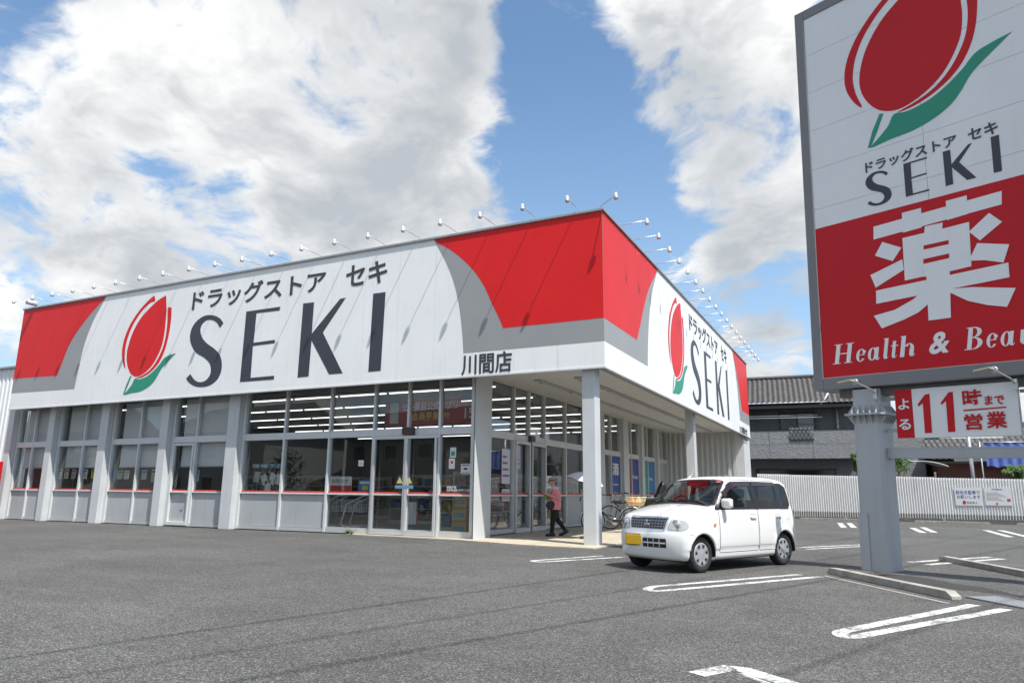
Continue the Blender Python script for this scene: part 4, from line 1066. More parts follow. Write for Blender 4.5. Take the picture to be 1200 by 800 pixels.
def build_car(name, label, loc, rot, paint, plate_ok=True, group=None):
    car = thing(name, label, 'car', loc, rot, group); car.scale = (CAR_S,)*3
    ctr = cpos[cfac].mean(1); keep = np.ones(len(cfac), bool)
    nrm_y = np.abs(ctr[:, 1]) > .50
    for wpoly in (W_F, W_R, W_Q):
        ins = inpoly(inset(rounded(wpoly, .03), .012), ctr[:, [0, 2]]); keep &= ~(ins & nrm_y & (ctr[:, 2] > .9))
    # windscreen opening
    rel = ctr[:, [0, 2]]-_ws0; s_ = rel @ _wd; dn = np.abs(rel @ _wn)
    ins = inpoly(inset(WS_, .012), np.stack([ctr[:, 1], s_], 1)); keep &= ~(ins & (dn < .16) & (ctr[:, 0] > .05) & (ctr[:, 2] > 1.04))
    ins = inpoly(inset(RW_, .012), ctr[:, [1, 2]]); keep &= ~(ins & (ctr[:, 0] < -1.4))
    body = newmesh('body', cpos, cfac[keep], paint, car, True)
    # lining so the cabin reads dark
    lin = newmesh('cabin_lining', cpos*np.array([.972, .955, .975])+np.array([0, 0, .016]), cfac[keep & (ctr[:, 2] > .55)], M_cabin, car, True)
    for s_ in (1, -1):
        mp = map_side(s_)
        patch('side_window', W_F, mp, M_wsg, car, .002, .06, rnd=.03)
        patch('side_window', W_R, mp, M_tint, car, .002, .06, rnd=.03)
        patch('side_window', W_Q, mp, M_tint, car, .002, .06, rnd=.04)
        # black ceramic border of each pane and rubber line below
        for wp in (W_F, W_R, W_Q): seam('pane_border', rounded(inset(wp, .010), .03), mp, M_trim, car, .034, .0032, True)
        seam('window_seal', [(.79, BELT-.004), (-1.40, BELT-.002)], mp, M_trim, car, .022, .0035)
        patch('pillar_trim', [(-.318, BELT), (-.402, BELT), (-.402, 1.45), (-.318, 1.45)], mp, M_trim, car, .004, rnd=0)
        patch('pillar_trim', [(-1.005, BELT), (-1.085, BELT+.0), (-1.15, 1.18), (-1.18, 1.43), (-1.10, 1.43), (-1.066, 1.15)], mp, M_trim, car, .0042, rnd=0)
        patch('pillar_trim', [(.825, BELT-.01), (.70, BELT-.01), (.60, 1.10), (.62, 1.175)], mp, M_trim, car, .0045, rnd=.01)
        # rain visors along the top of the door windows
        patch('door_visor', [(.52, 1.255), (.22, 1.44), (-.33, 1.455), (-.33, 1.375), (.18, 1.355), (.50, 1.215)], mp, M_visor, car, .014, .05, rnd=.012)
        patch('door_visor', [(-.38, 1.455), (-1.10, 1.447), (-1.10, 1.385), (-.38, 1.375)], mp, M_visor, car, .014, .05, rnd=.012)
        # doors: a skin proud of the body with a dark shut line round it
        D1 = [(.735, .30), (-.345, .30), (-.345, BELT-.012), (.735, BELT-.012)]
        D2 = [(-.375, .30), (-.84, .30), (-.86, .46), (-.95, .60), (-1.10, .67), (-1.115, BELT-.012), (-.375, BELT-.012)]
        for Dp, hx in ((D1, -.215), (D2, -.985)):
            dr_ = patch('door', Dp, mp, paint, car, .004, .06, rnd=.03)
            seam('shut_or_shade_line', rounded(Dp, .03), mp, M_seam, dr_, .018, .0012, True)
            seam('shut_or_shade_line', [(Dp[0][0], .388), (Dp[1][0] if Dp is D1 else -.85, .386)], mp, mat('crease_shadow', (.45, .45, .44), .5), dr_, .007, .0052)  # grey strip paints in the shade of the lower door crease
            hd = patch('handle', [(hx-.085, .83), (hx+.085, .83), (hx+.085, .885), (hx-.085, .885)], mp, paint, dr_, .03, .03, rnd=.025)
            seam('handle_recess', rounded([(hx-.09, .822), (hx+.09, .822), (hx+.09, .893), (hx-.09, .893)], .028), mp, mat('recess_grey', (.34, .34, .34), .6), dr_, .012, .0055, True)
        seam('shut_or_shade_line', [(.20, 1.468), (-.36, 1.475), (-1.14, 1.468)], mp, M_seam, car, .008, .004)
        if s_ == 1: seam('fuel_flap', rounded([(-1.38, .80), (-1.25, .80), (-1.25, .93), (-1.38, .93)], .02), mp, mat('recess_grey', (.34, .34, .34), .6), car, .006, .0015, True)
        patch('side_indicator', [(.84, .715), (.90, .715), (.90, .76), (.84, .76)], mp, M_amber, car, .012, .02, rnd=.02)
        seam('shut_or_shade_line', [(1.50, .60), (1.42, .585), (1.36, .55)], mp, M_seam, car, .006, .0012)
        if s_ == 1:
            # mirror
            mm = MB(Matrix.Translation((.60, s_*.80, 1.075))); mm.box((-.045, -.10, -.075), (.055, .10, .085))
            mo = mm.build('mirror', paint, car, True, bevel=.045, seg=4)
            MB().tube([(.63, s_*.69, .985), (.61, s_*.74, 1.02)], .028, 8).build('mirror_arm', M_trim, mo, True)
            MB().box((.545, s_*.80-.08, 1.015), (.553, s_*.80+.08, 1.145)).build('mirror_glass', M_chrome, mo)
        # sill
        # tail lamp
        patch('tail_lamp', [(s_*.60, .86), (s_*.70, .86), (s_*.66, 1.18), (s_*.58, 1.18)], map_rear, mat('tail_red', (.45, .01, .015), .15), car, .01, .05, rnd=.02)
        # head lamp: bright bowl, lens, orange corner
        HL = [(s_*.405, .668), (s_*.60, .655), (s_*.695, .675), (s_*.70, .745), (s_*.665, .795), (s_*.455, .822)]
        hl = patch('headlight', HL, map_front, M_refl, car, .003, .03, rnd=.03)
        patch('lens', HL, map_front, M_lens, hl, .016, .035, rnd=.03)
        q, _ = cast([(2.2, s_*.545, .745)], [(-1., 0, 0)]); q = q[0]
        MB().lathe([(.0, .0), (.055, .004), (.075, .016), (.077, .02)], 18, 'x', (q[0]+.001, q[1], q[2])).build('bulb_bowl', M_chrome, hl, True)
        seam('lamp_gap', rounded(HL, .03), map_front, mat('recess_grey', (.34, .34, .34), .6), hl, .01, .0035, True)
    wsp = patch('windscreen', WS_, map_wind, M_wsg, car, .002, .07, rnd=.05)
    seam('screen_border', rounded(inset(WS_, .012), .05), map_wind, M_trim, wsp, .046, .0035, True)
    q, _ = map_wind(np.array([[.53, .655]])); q, _ = cast(*map_wind(np.array([[.50, .64]])))
    patch('inspection_sticker', [(.40, .63), (.49, .63), (.49, .675), (.40, .675)], map_wind, mat('sticker_red', (.60, .10, .08), .5), wsp, .005, rnd=0)
    patch('rear_window', RW_, map_rear, M_tint, car, .002, .07, rnd=.04)
    # wipers and cowl
    patch('cowl', [(-.62, -.035), (.62, -.035), (.62, .035), (-.62, .035)], map_wind, M_trim, car, .004, .06, rnd=.01)
    for y0, y1 in ((.52, -.05), (-.02, -.58)):
        a, _ = cast(*map_wind(np.array([[y0, .03], [(y0+y1)/2, .085], [y1, .05]])))
        MB().tube([Vector(p)+Vector((_wn[0], 0, _wn[1]))*.02 for p in a], .010, 6).build('wiper', M_black, car, True)
    # bonnet shut line
    seam('shut_or_shade_line', [(1.53, -.60), (1.25, -.655), (.95, -.665)], map_top, M_seam, car, .008)
    seam('shut_or_shade_line', [(1.53, .60), (1.25, .655), (.95, .665)], map_top, M_seam, car, .008)
    seam('shut_or_shade_line', [(-.40, .862), (.40, .862)], map_front, M_seam, car, .008)
    # grille: dark recess, chrome surround, mesh bars and the three-diamond badge
    GR = [(-.36, .665), (.36, .665), (.40, .845), (-.40, .845)]
    gr_ = patch('grille', GR, map_front, M_trim, car, .003, .03, rnd=.02)
    seam('surround', rounded(GR, .02), map_front, M_chrome, gr_, .016, .014, True)
    for k in range(1, 4):
        zz_ = .668+k*.0435; wv = .36+(zz_-.665)*.22
        seam('bar', [(-wv+.01, zz_), (wv-.01, zz_)], map_front, M_gbar, gr_, .010, .012)
    for k in range(-6, 7):
        seam('bar', [(k*.056, .672), (k*.060, .838)], map_front, M_gbar, gr_, .009, .0135)
    q, _ = cast([(2.2, 0, .757)], [(-1., 0, 0)]); bx_ = q[0][0]+.018; c0 = (0, .757); r_ = .036
    for ang in (90, 210, 330):
        a = R(ang); u = np.array([math.cos(a), math.sin(a)]); b1 = R(ang+30); b2_ = R(ang-30)
        p1 = np.array(c0); p2 = p1+np.array([math.cos(b1), math.sin(b1)])*r_; p4 = p1+np.array([math.cos(b2_), math.sin(b2_)])*r_; p3 = p2+p4-p1
        MB().prism([(bx_, y, z_) for y, z_ in (p1, p2, p3, p4)], (.006, 0, 0)).build('badge_diamond', mat('badge_chrome', (.85, .85, .86), .25, metal=.5), gr_)
    lg_ = patch('lower_grille', [(-.06, .385), (.40, .385), (.40, .525), (-.06, .525)], map_front, M_trim, car, .003, .03, rnd=.015)
    seam('bar', [(-.05, .455), (.39, .455)], map_front, paint, lg_, .022, .010)
    for k in (0.05, .165, .28): seam('bar', [(k, .39), (k, .52)], map_front, paint, lg_, .012, .009)
    # number plate hung on the bumper, off to the car's right
    q, _ = cast([(2.2, -.26, .48)], [(-1., 0, 0)]); px_ = q[0][0]+.025
    pm = Matrix.Translation((px_, -.245, .485)) @ Matrix.Rotation(R(8), 4, 'Z')
    pl_ = MB(pm).box((-.006, -.155, -.078), (.006, .155, .078)).build('number_plate', M_plate, car, bevel=.012)
    m2 = MB(pm); m2.box((-.012, -.168, -.09), (-.007, .168, .09)); m2.build('plate_holder', M_trim, pl_, bevel=.004)
    # under tray
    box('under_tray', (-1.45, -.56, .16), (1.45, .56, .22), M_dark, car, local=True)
    # wheels
    for wx, wz in WHEELS:
        for s_ in (1, -1):
            wt = MB(); yy = s_*.60
            prof = [(.17, -.045), (.19, -.075), (.235, -.083), (.262, -.08), (.277, -.062), (.282, -.03), (.282, .03), (.277, .062), (.262, .08), (.235, .083), (.19, .075), (.17, .045)]
            tyre = wt.lathe(prof, 40, 'y', (wx, yy, .282)).build('wheel', M_tyre, car, True)
            f_ = s_
            hubp = [(.0, .070), (.03, .075), (.05, .070), (.13, .073), (.165, .076), (.183, .073), (.19, .060), (.19, .0)]
            hb_ = MB().lathe([(a if a > 0 else .0005, f_*b) for a, b in hubp], 40, 'y', (wx, yy, .282)).build('wheel_cover', M_hub, tyre, True)
            for k in range(7):
                t0 = 2*math.pi*k/7+.2
                def pt(r1, dt): return (wx+r1*math.cos(t0+dt), yy+f_*.0795, .282+r1*math.sin(t0+dt))
                v = [pt(.158, -.20), pt(.158, 0), pt(.158, .20), pt(.128, .15), pt(.100, .05), pt(.100, -.05), pt(.128, -.15)]
                newmesh('cover_slot', v, [list(range(7))[::-1] if f_ > 0 else list(range(7))], M_dark, tyre)
    # arches inner
    for wx, wz in WHEELS:
        for s_ in (1, -1):
            n = 20; v = []; f = []
            for k in range(n+1):
                t = math.pi*k/n*1.10-.05*math.pi
                for yy in (.40, .715): v.append((wx+.316*math.cos(t), s_*yy, .282+.316*math.sin(t)))
            for k in range(n): f.append((2*k, 2*k+1, 2*k+3, 2*k+2))
            c0_ = len(v); v.append((wx, s_*.40, .282))
            for k in range(n): f.append((2*k, 2*k+2, c0_))
            newmesh('wheel_well', v, f, M_dark, car)
    # cabin: dashboard, steering wheel (right-hand drive), seats
    box('dashboard', (.55, -.60, .80), (.86, .60, 1.02), M_cabin, car, local=True, bevel=.06)
    MB(Matrix.Translation((.42, -.33, 1.03)) @ Matrix.Rotation(R(65), 4, 'Y')).tube([(.18*math.cos(t), .18*math.sin(t), 0) for t in [2*math.pi*k/24 for k in range(25)]], .015, 8, False).build('steering_wheel', M_black, car, True)
    for yy in (-.33, .33):
        s0 = MB(); s0.box((-.25, yy-.23, .45), (.20, yy+.23, .62)); s0.box((-.42, yy-.22, .55), (-.27, yy+.22, 1.12)); st = s0.build('seat', M_seat, car, bevel=.04)
        box('headrest', (-.43, yy-.12, 1.15), (-.33, yy+.12, 1.33), M_seat, st, local=True, bevel=.04)
    box('seat', (-1.15, -.58, .5), (-.98, .58, 1.12), M_seat, car, local=True, bevel=.04)
    MB().tube([(.15, -.36, 1.50), (.02, -.37, 1.545), (-.10, -.38, 1.70)], [.012, .008, .004], 6).build('antenna', M_galv, car, True)
    MB().box((.36, -.11, 1.33), (.38, .11, 1.40)).build('rear_view_mirror', M_black, car, bevel=.01)
    return car
carw = build_car('parked_car', 'white boxy kei car with yellow number plate in front of the canopy', CAR_LOC, CAR_ROT, M_cwhite)
# ================================================================== PEOPLE
M_skin = mat('skin', (.58, .36, .26), .55, var=.06, vscale=8)
M_pink = mat('pink_knit', (.72, .27, .31), .9, var=.10, vscale=25, bump=.3, bscale=120)
M_blackcloth = mat('black_trousers', (.010, .010, .012), .85, var=.2, vscale=10)
M_shoe = mat('black_shoe', (.012, .012, .012), .5)
M_hat = mat('hat_cloth', (.36, .29, .25), .9, var=.12, vscale=14)
M_whitecloth = mat('white_cloth', (.70, .70, .68), .9)
M_bag = mat('dark_bag', (.020, .016, .018), .6)
M_hair = mat('dark_hair', (.020, .016, .014), .6)
def body_mesh(prims, blends, lo, hi, h):
    def f(X, Y, Z):
        r = None
        for (kind, *a), k in zip(prims, blends):
            d = capsule(X, Y, Z, *a) if kind == 'c' else ellipsoid(X, Y, Z, *a)
            r = d if r is None else (smin(r, d, k) if k > 0 else np.minimum(r, d))
        return r
    return surface_nets(f, lo, hi, h, 1)
def hand(prims, blends, wrist, fdir, side, curl, s_=1.):
    """palm and five fingers: fdir = finger direction, side = thumb side, curl = direction the fingers bend to"""
    w_ = np.array(wrist, float); fd = np.array(fdir, float); fd /= np.linalg.norm(fd); sd = np.array(side, float); sd /= np.linalg.norm(sd); cu = np.array(curl, float); cu /= np.linalg.norm(cu)
    pal = w_+fd*.05*s_
    prims += [('c', w_+sd*.012, pal+fd*.02+sd*.018, .020, .019), ('c', w_-sd*.012, pal+fd*.02-sd*.018, .019, .018)]; blends += [.02, .02]
    for k, ln in enumerate((.068, .078, .072, .056)):
        b0 = pal+fd*.028+sd*(.030-.020*k); m_ = b0+fd*ln*.45+cu*.012; e_ = m_+fd*ln*.22+cu*ln*.42
        prims += [('c', b0, m_, .0095, .0085), ('c', m_, e_, .0085, .0070)]; blends += [.004, .003]
    b0 = w_+fd*.03+sd*.028; m_ = b0+sd*.030+fd*.022; e_ = m_+fd*.030+cu*.012
    prims += [('c', b0, m_, .011, .0095), ('c', m_, e_, .0095, .008)]; blends += [.006, .003]
def person_one():
    # local: +x is the walking direction, +y the left side (towards the viewer), z up
    P = []; B = []
    def c(a, b, ra, rb, k=.04): P.append(('c', a, b, ra, rb)); B.append(k)
    def e(cn, r, k=.03): P.append(('e', cn, r)); B.append(k)
    hz = .80
    # trunk (knitted top hangs loose)
    c((-.02, .07, .80), (-.02, -.07, .80), .125, .125, 0); c((-.02, .06, .95), (0, .06, 1.10), .125, .125, .06); c((-.02, -.06, .95), (0, -.06, 1.10), .125, .125, .06)
    c((0, .11, 1.25), (0, -.11, 1.25), .085, .085, .07); c((-.03, 0, 1.16), (-.02, 0, 1.26), .13, .10, .05)
    c((0, 0, 1.28), (.035, 0, 1.40), .052, .050, .04)
    e((.055, 0, 1.475), (.092, .074, .112), .03); c((.085, 0, 1.425), (.115, 0, 1.405), .045, .030, .03)
    c((.140, 0, 1.475), (.158, 0, 1.452), .011, .013, .012); e((.05, .075, 1.465), (.022, .012, .032), .008); e((.05, -.075, 1.465), (.022, .012, .032), .008)
    c((.140, .016, 1.422), (.140, -.016, 1.422), .008, .008, .006)
    # arms: both forearms raised in front of the chest
    for s_ in (1, -1):
        sh = (0, s_*.17, 1.255); el = (-.06, s_*.235, 1.02) if s_ == 1 else (.02, -.23, 1.02); wr = (.19, s_*.10, 1.13) if s_ == 1 else (.20, -.06, 1.10)
        c(sh, el, .066, .052, .04); c(el, wr, .052, .036, .03)
        hand(P, B, wr, (.55, -s_*.25, .35), (.1, -s_*.2, 1), (-.2, -s_*.9, 0), 1.)
    # legs: left straight under and in front, right pushing off behind
    hl, kl, al = (0, .085, .80), (.06, .085, .455), (.09, .08, .095)
    hr, kr, ar = (-.01, -.085, .80), (-.08, -.085, .46), (-.30, -.085, .15)
    for (h_, k_, a_) in ((hl, kl, al), (hr, kr, ar)): c(h_, k_, .100, .068, .04); c(k_, a_, .068, .047, .03)
    c((.055, .08, .050), (.22, .09, .035), .048, .036, .03); c((.10, .08, .05), (.04, .08, .045), .046, .044, .02)
    c((-.345, -.085, .125), (-.20, -.09, .045), .045, .040, .03); c((-.20, -.09, .045), (-.155, -.09, .035), .040, .033, .02)
    pos, F = body_mesh(P, B, (-.5, -.40, -.02), (.45, .40, 1.66), .0115)
    ct = pos[F].mean(1); x, y, z = ct.T; fm = np.zeros(len(F), int)   # 0 skin 1 pink 2 trousers 3 shoe 4 white collar
    arm = (np.abs(y) > .17) | (x > .15)
    fm[(z < 1.33)] = 1
    hands = (x > .165) & (z > 1.0) & (z < 1.35); fm[hands] = 0
    fm[(z > 1.285) & (z < 1.345)] = 4; fm[(z < 1.30) & (z > 1.16) & (x > .085) & (np.abs(y) < .05+(z-1.16)*.25) & (x < .16)] = 4
    fm[z < .725] = 2
    fm[(z < .095) & (x > -.12)] = 3; fm[(x < -.13) & (z < .17) & (z < .10+(-x-.15)*.45)] = 3
    return pos, F, fm
hd = on_z(650, 629); look = math.atan2(-.444, -.896)
pr = thing('person', 'person in pink knit top and brown bucket hat walking past the entrance', 'person', (hd.x, hd.y, .025), look+R(8))
pr.scale = (1.1, 1.14, 1.0); pos, F, fm = person_one()
bo = newmesh('body', pos, F, [M_skin, M_pink, M_blackcloth, M_shoe, M_whitecloth], pr, True, fm=fm)
# bucket hat
h = MB(Matrix.Translation((.045, 0, 1.515)) @ Matrix.Rotation(R(6), 4, 'Y'))
h.lathe([(.165, -.045), (.155, -.03), (.112, .005), (.104, .05), (.092, .085), (.06, .10), (.001, .105)], 28)
hat = h.build('hat', M_hat, pr, True)
MB(Matrix.Translation((.045, 0, 1.515)) @ Matrix.Rotation(R(6), 4, 'Y')).lathe([(.114, .005), (.116, .01), (.109, .03), (.106, .03)], 28).build('hat_band', M_bag, hat, True)
MB().lathe([(.02, 0), (.045, .01), (.048, .09), (.04, .13), (.02, .14)], 10, 'z', (-.02, 0, 1.39)).build('hair', M_hair, pr, True)
for s_ in (1, -1): MB().lathe([(.001, .0), (.009, .002), (.001, .006)], 8, 'x', (.131, s_*.030, 1.49)).build('eye', M_hair, pr, True)
# things held
bt = thing('drink_bottle', 'small green bottle held at chest height by the person in pink', 'bottle', pr.matrix_world.translation if False else (0, 0, 0))
def at_person(p, base, rz): 
    c_, s_ = math.cos(rz), math.sin(rz); return (base[0]+p[0]*c_-p[1]*s_, base[1]+p[0]*s_+p[1]*c_, base[2]+p[2])
bt.location = at_person((.262, .015, .985), (hd.x, hd.y, .025), look+R(8)); bt.rotation_euler = (0, R(-8), look)
MB().lathe([(.025, 0), (.034, .01), (.034, .12), (.028, .15), (.013, .175), (.013, .19)], 14).build('bottle_body', mat('green_drink', (.20, .34, .03), .25), bt, True)
MB().lathe([(.015, .19), (.015, .212)], 12).build('cap', M_whitecloth, bt)
bg_ = thing('shoulder_bag', 'dark bag hanging at the hip of the person in pink', 'bag', at_person((.15, .17, .72), (hd.x, hd.y, .025), look+R(8)), look)
def bagf(X, Y, Z): return smin(ellipsoid(X, Y, Z, (0, 0, .10), (.115, .05, .10)), ellipsoid(X, Y, Z, (0, 0, .15), (.10, .04, .08)), .04)
bp, bf = surface_nets(bagf, (-.2, -.1, -.05), (.2, .1, .27), .015); newmesh('bag_body', bp, bf, M_bag, bg_, True)
MB().tube([(-.10, 0, .20), (-.10, -.04, .40), (-.10, -.10, .58)], .009, 6).build('strap', M_bag, bg_, True)
MB().tube([(.10, 0, .20), (.0, -.03, .40), (-.08, -.10, .58)], .009, 6).build('strap', M_bag, bg_, True)

# second person, mostly hidden by the canopy pillar, under a parasol
M_beige = mat('grey_beige_coat', (.16, .15, .14), .9, var=.1, vscale=12)
P = []; B = []
def c(a, b, ra, rb, k=.04): P.append(('c', a, b, ra, rb)); B.append(k)
c((0, .07, .86), (0, -.07, .86), .13, .13, 0); c((0, .06, 1.0), (0, .06, 1.15), .13, .13, .06); c((0, -.06, 1.0), (0, -.06, 1.15), .13, .13, .06)
c((0, .11, 1.27), (0, -.11, 1.27), .085, .085, .06); c((0, 0, 1.3), (.02, 0, 1.42), .052, .05, .04); P.append(('e', (.04, 0, 1.50), (.092, .076, .115))); B.append(.03)
c((.125, 0, 1.50), (.142, 0, 1.475), .011, .013, .012); c((.07, 0, 1.44), (.10, 0, 1.42), .045, .03, .03)
for s_ in (1, -1): P.append(('e', (.035, s_*.077, 1.49), (.022, .012, .032))); B.append(.008)
c((0, .17, 1.27), (-.03, .25, 1.04), .064, .052); c((-.03, .25, 1.04), (.20, .14, 1.16), .05, .036, .03); hand(P, B, (.20, .14, 1.16), (.3, -.4, .5), (0, -.4, 1), (-.3, -.9, 0))
c((0, -.17, 1.27), (-.02, -.24, 1.0), .064, .05); c((-.02, -.24, 1.0), (.06, -.25, .80), .05, .036, .03); hand(P, B, (.06, -.25, .80), (.2, 0, -1), (1, .2, 0), (0, 1, 0))
for s_, kx_, ax_ in ((1, .07, .12), (-1, -.03, -.16)): c((0, s_*.085, .86), (kx_, s_*.085, .48), .10, .07); c((kx_, s_*.085, .48), (ax_, s_*.085, .09), .066, .046, .03); c((ax_-.04, s_*.085, .045), (ax_+.14, s_*.09, .035), .045, .036, .03)
pos2, F2 = body_mesh(P, B, (-.4, -.42, -.02), (.45, .42, 1.68), .015)
ct = pos2[F2].mean(1); x, y, z = ct.T; fm2 = np.where(z > 1.335, 0, np.where(z < .72, 2, 1)); fm2[(z < .085)] = 3
fm2[((x > .17) & (z > 1.1)) | ((z < .80) & (z > .62) & (y < -.2))] = 0
p2 = Vector((-6.75, on_x(690, 600, -6.75).y, .025))
pr2 = thing('person', 'person under a pale parasol almost hidden behind the canopy pillar', 'person', p2, look+R(12))
newmesh('body', pos2, F2, [M_skin, M_beige, M_blackcloth, M_shoe], pr2, True, fm=fm2)
def hairf(X, Y, Z): return np.maximum(ellipsoid(X, Y, Z, (.02, 0, 1.515), (.112, .092, .125)), (X-.075)+(Z-1.50)*-.35)
hp, hf = surface_nets(hairf, (-.15, -.15, 1.35), (.2, .15, 1.68), .015); newmesh('hair', hp, hf, M_hair, pr2, True)
par = thing('parasol', 'pale folded-edge parasol with dark underside beside the canopy pillar', 'umbrella', at_person((.24, .11, 1.12), p2, look+R(12)), 0)
M_parw = mat('parasol_silver', (.62, .63, .64), .55, var=.03); M_park = mat('parasol_lining', (.02, .02, .024), .9)
rib = 8; V = []; Fp = []
for k in range(rib*2):
    t = 2*math.pi*k/(rib*2)
    for j in range(7):
        rr = .52*j/6; sag = .24*(j/6)**2*(1.0 if k % 2 == 0 else .90); sc_ = 1. if k % 2 == 0 else .955
        V.append((rr*sc_*math.cos(t), rr*sc_*math.sin(t), .62-sag))
for k in range(rib*2):
    k2 = (k+1) % (rib*2)
    for j in range(6): Fp.append((k*7+j, k*7+j+1, k2*7+j+1, k2*7+j))
tilt = Matrix.Rotation(R(15), 4, Vector((-.444, .896, 0))) @ Matrix.Rotation(R(6), 4, Vector((.896, .444, 0)))
can = newmesh('canopy', [tilt @ Vector(v) for v in V], Fp, M_parw, par, False)
newmesh('lining', [tilt @ (Vector(v)-Vector((0, 0, .012))) for v in V], [f[::-1] for f in Fp], M_park, can)
MB(tilt).tube([(0, 0, -.10), (0, 0, .66)], .008, 8).build('shaft', M_galv, par, True)
for k in range(rib):
    t = 2*math.pi*k/rib; MB(tilt).tube([(0, 0, .35), (.26*math.cos(t), .26*math.sin(t), .55)], .004, 5).build('rib', M_galv, par)
MB(tilt).lathe([(.014, -.16), (.016, -.10), (.012, -.03)], 10).build('grip', M_bag, par, True)

# ================================================================== BICYCLES
M_bikef = mat('bike_frame', (.03, .02, .022), .3); M_wick = mat('basket_wicker', (.62, .50, .30), .8, var=.2, vscale=20)
def ringtube(mb, c_, r, rt, n=32, k=6):
    mb.tube([(c_[0]+r*math.cos(t), c_[1], c_[2]+r*math.sin(t)) for t in [2*math.pi*i/n for i in range(n+1)]], rt, k, False)
def bicycle(label, loc, rz, kind, frame_m):
    """local: +x forward"""
    b = thing('bicycle', label, 'bicycle', loc, rz, 'bicycles parked under the canopy')
    for xx in (.53, -.53):
        w_ = MB(); ringtube(w_, (xx, 0, .325), .315, .018); wh = w_.build('wheel', M_tyre, b, True)
        w2 = MB(); ringtube(w2, (xx, 0, .325), .292, .010); w2.build('rim', M_galv, wh, True)
        w3 = MB()
        for k in range(18):
            t = 2*math.pi*k/18; w3.tube([(xx, (-1)**k*.025, .325), (xx+.29*math.cos(t), 0, .325+.29*math.sin(t))], .0016, 4)
        o = w3.build('spokes', M_galv, wh); o['kind'] = 'stuff'
        MB().lathe([(.02, -.04), (.02, .04)], 10, 'y', (xx, 0, .325)).build('hub', M_galv, wh)
        f_ = MB(); arc = [(xx+.35*math.cos(t), 0, .325+.35*math.sin(t)) for t in [R(a) for a in (range(20, 200, 12) if xx < 0 else range(-5, 150, 12))]]
        f_.tube(arc, .022, 6).build('mudguard', M_galv if kind else M_black, b, True)
    fr = MB()
    fr.tube([(.40, 0, .80), (.32, 0, .62), (.10, 0, .36), (-.05, 0, .29)], .018); fr.tube([(.395, 0, .70), (.25, 0, .48), (-.08, 0, .42), (-.10, 0, .42)], .015)
    fr.tube([(-.05, 0, .29), (-.18, 0, .74)], .016); fr.tube([(-.05, .05, .29), (-.53, .05, .325)], .011); fr.tube([(-.05, -.05, .29), (-.53, -.05, .325)], .011); fr.tube([(-.15, .04, .62), (-.53, .05, .325)], .010); fr.tube([(-.15, -.04, .62), (-.53, -.05, .325)], .010)
    fr.build('frame', frame_m, b, True)
    MB().tube([(.37, 0, .90), (.42, 0, .70), (.45, .045, .60), (.53, .045, .325)], .013).tube([(.45, -.045, .60), (.53, -.045, .325)], .013).build('fork', M_galv, b, True)
    MB().tube([(.08, .28, .98), (.22, .27, 1.00), (.36, .12, 1.01), (.37, 0, .92), (.36, -.12, 1.01), (.22, -.27, 1.00), (.08, -.28, .98)], .012).build('handlebar', M_galv, b, True)
    for s_ in (1, -1): MB().tube([(.20, s_*.27, 1.0), (.06, s_*.28, .98)], .018, 8).build('grip', M_black, b, True)
    def sad(X, Y, Z): return smin(ellipsoid(X, Y, Z, (-.27, 0, .80), (.13, .10, .045)), ellipsoid(X, Y, Z, (-.10, 0, .805), (.12, .035, .03)), .05)
    sp, sf = surface_nets(sad, (-.45, -.15, .70), (.08, .15, .90), .012); newmesh('saddle', sp, sf, M_black, b, True)
    MB().tube([(-.18, 0, .70), (-.20, 0, .78)], .012).build('seat_post', M_galv, b, True)
    MB().lathe([(.085, .055), (.09, .06), (.085, .066)], 20, 'y', (-.05, 0, .29)).build('chainring', M_galv, b, True)
    MB().box((-.56, .058, .27), (.02, .085, .36)).build('chain_guard', M_bikef, b, bevel=.02)
    for s_ in (1, -1): MB().box((-.05-s_*.16-.045, s_*.10-.03, .24-s_*.03), (-.05-s_*.16+.045, s_*.10+.05, .265-s_*.03)).build('pedal', M_black, b)
    MB().tube([(-.45, .10, .70), (-.80, .10, .70), (-.80, -.10, .70), (-.45, -.10, .70)], .007).build('rear_rack', M_galv, b, True)
    if kind == 'basket':
        bk = MB()
        for k in range(7):
            zz_ = .72+k*.035; g_ = .012*k
            bk.tube([(-.42+g_*.3, .16+g_*.5, zz_), (-.84-g_, .16+g_*.5, zz_), (-.84-g_, -.16-g_*.5, zz_), (-.42+g_*.3, -.16-g_*.5, zz_), (-.42+g_*.3, .16+g_*.5, zz_)], .007 if k < 6 else .014, 5)
        for k in range(10):
            x_ = -.42-.42*k/9
            for s_ in (1, -1): bk.tube([(x_, s_*.16, .71), (x_-.0, s_*.20, .945)], .006, 4)
        for k in range(7):
            y_ = -.16+.32*k/6
            bk.tube([(-.42, y_, .71), (-.40, y_*1.2, .945)], .006, 4); bk.tube([(-.84, y_, .71), (-.91, y_*1.2, .945)], .006, 4)
        bo_ = bk.build('rear_basket', M_wick, b, True)
    if kind == 'child':
        def cs(X, Y, Z):
            o_ = smin(capsule(X, Y, Z, (-.55, 0, .80), (-.82, 0, .82), .17, .17), capsule(X, Y, Z, (-.86, 0, .85), (-1.0, 0, 1.20), .16, .13), .06)
            i_ = smin(capsule(X, Y, Z, (-.50, 0, .86), (-.78, 0, .88), .13, .13), capsule(X, Y, Z, (-.78, 0, .90), (-.90, 0, 1.25), .13, .12), .06)
            return np.maximum(o_, -i_)
        q, f_ = surface_nets(cs, (-1.25, -.3, .6), (-.3, .3, 1.4), .02); newmesh('child_seat', q, f_, M_black, b, True)
    return b
q = on_z(716, 624.5)
bk1 = bicycle('dark bicycle with wicker rear basket behind the white car', (q.x+.05, q.y+.0, .025), look+R(4), 'basket', M_bikef)
bk1.scale = (1.14,)*3
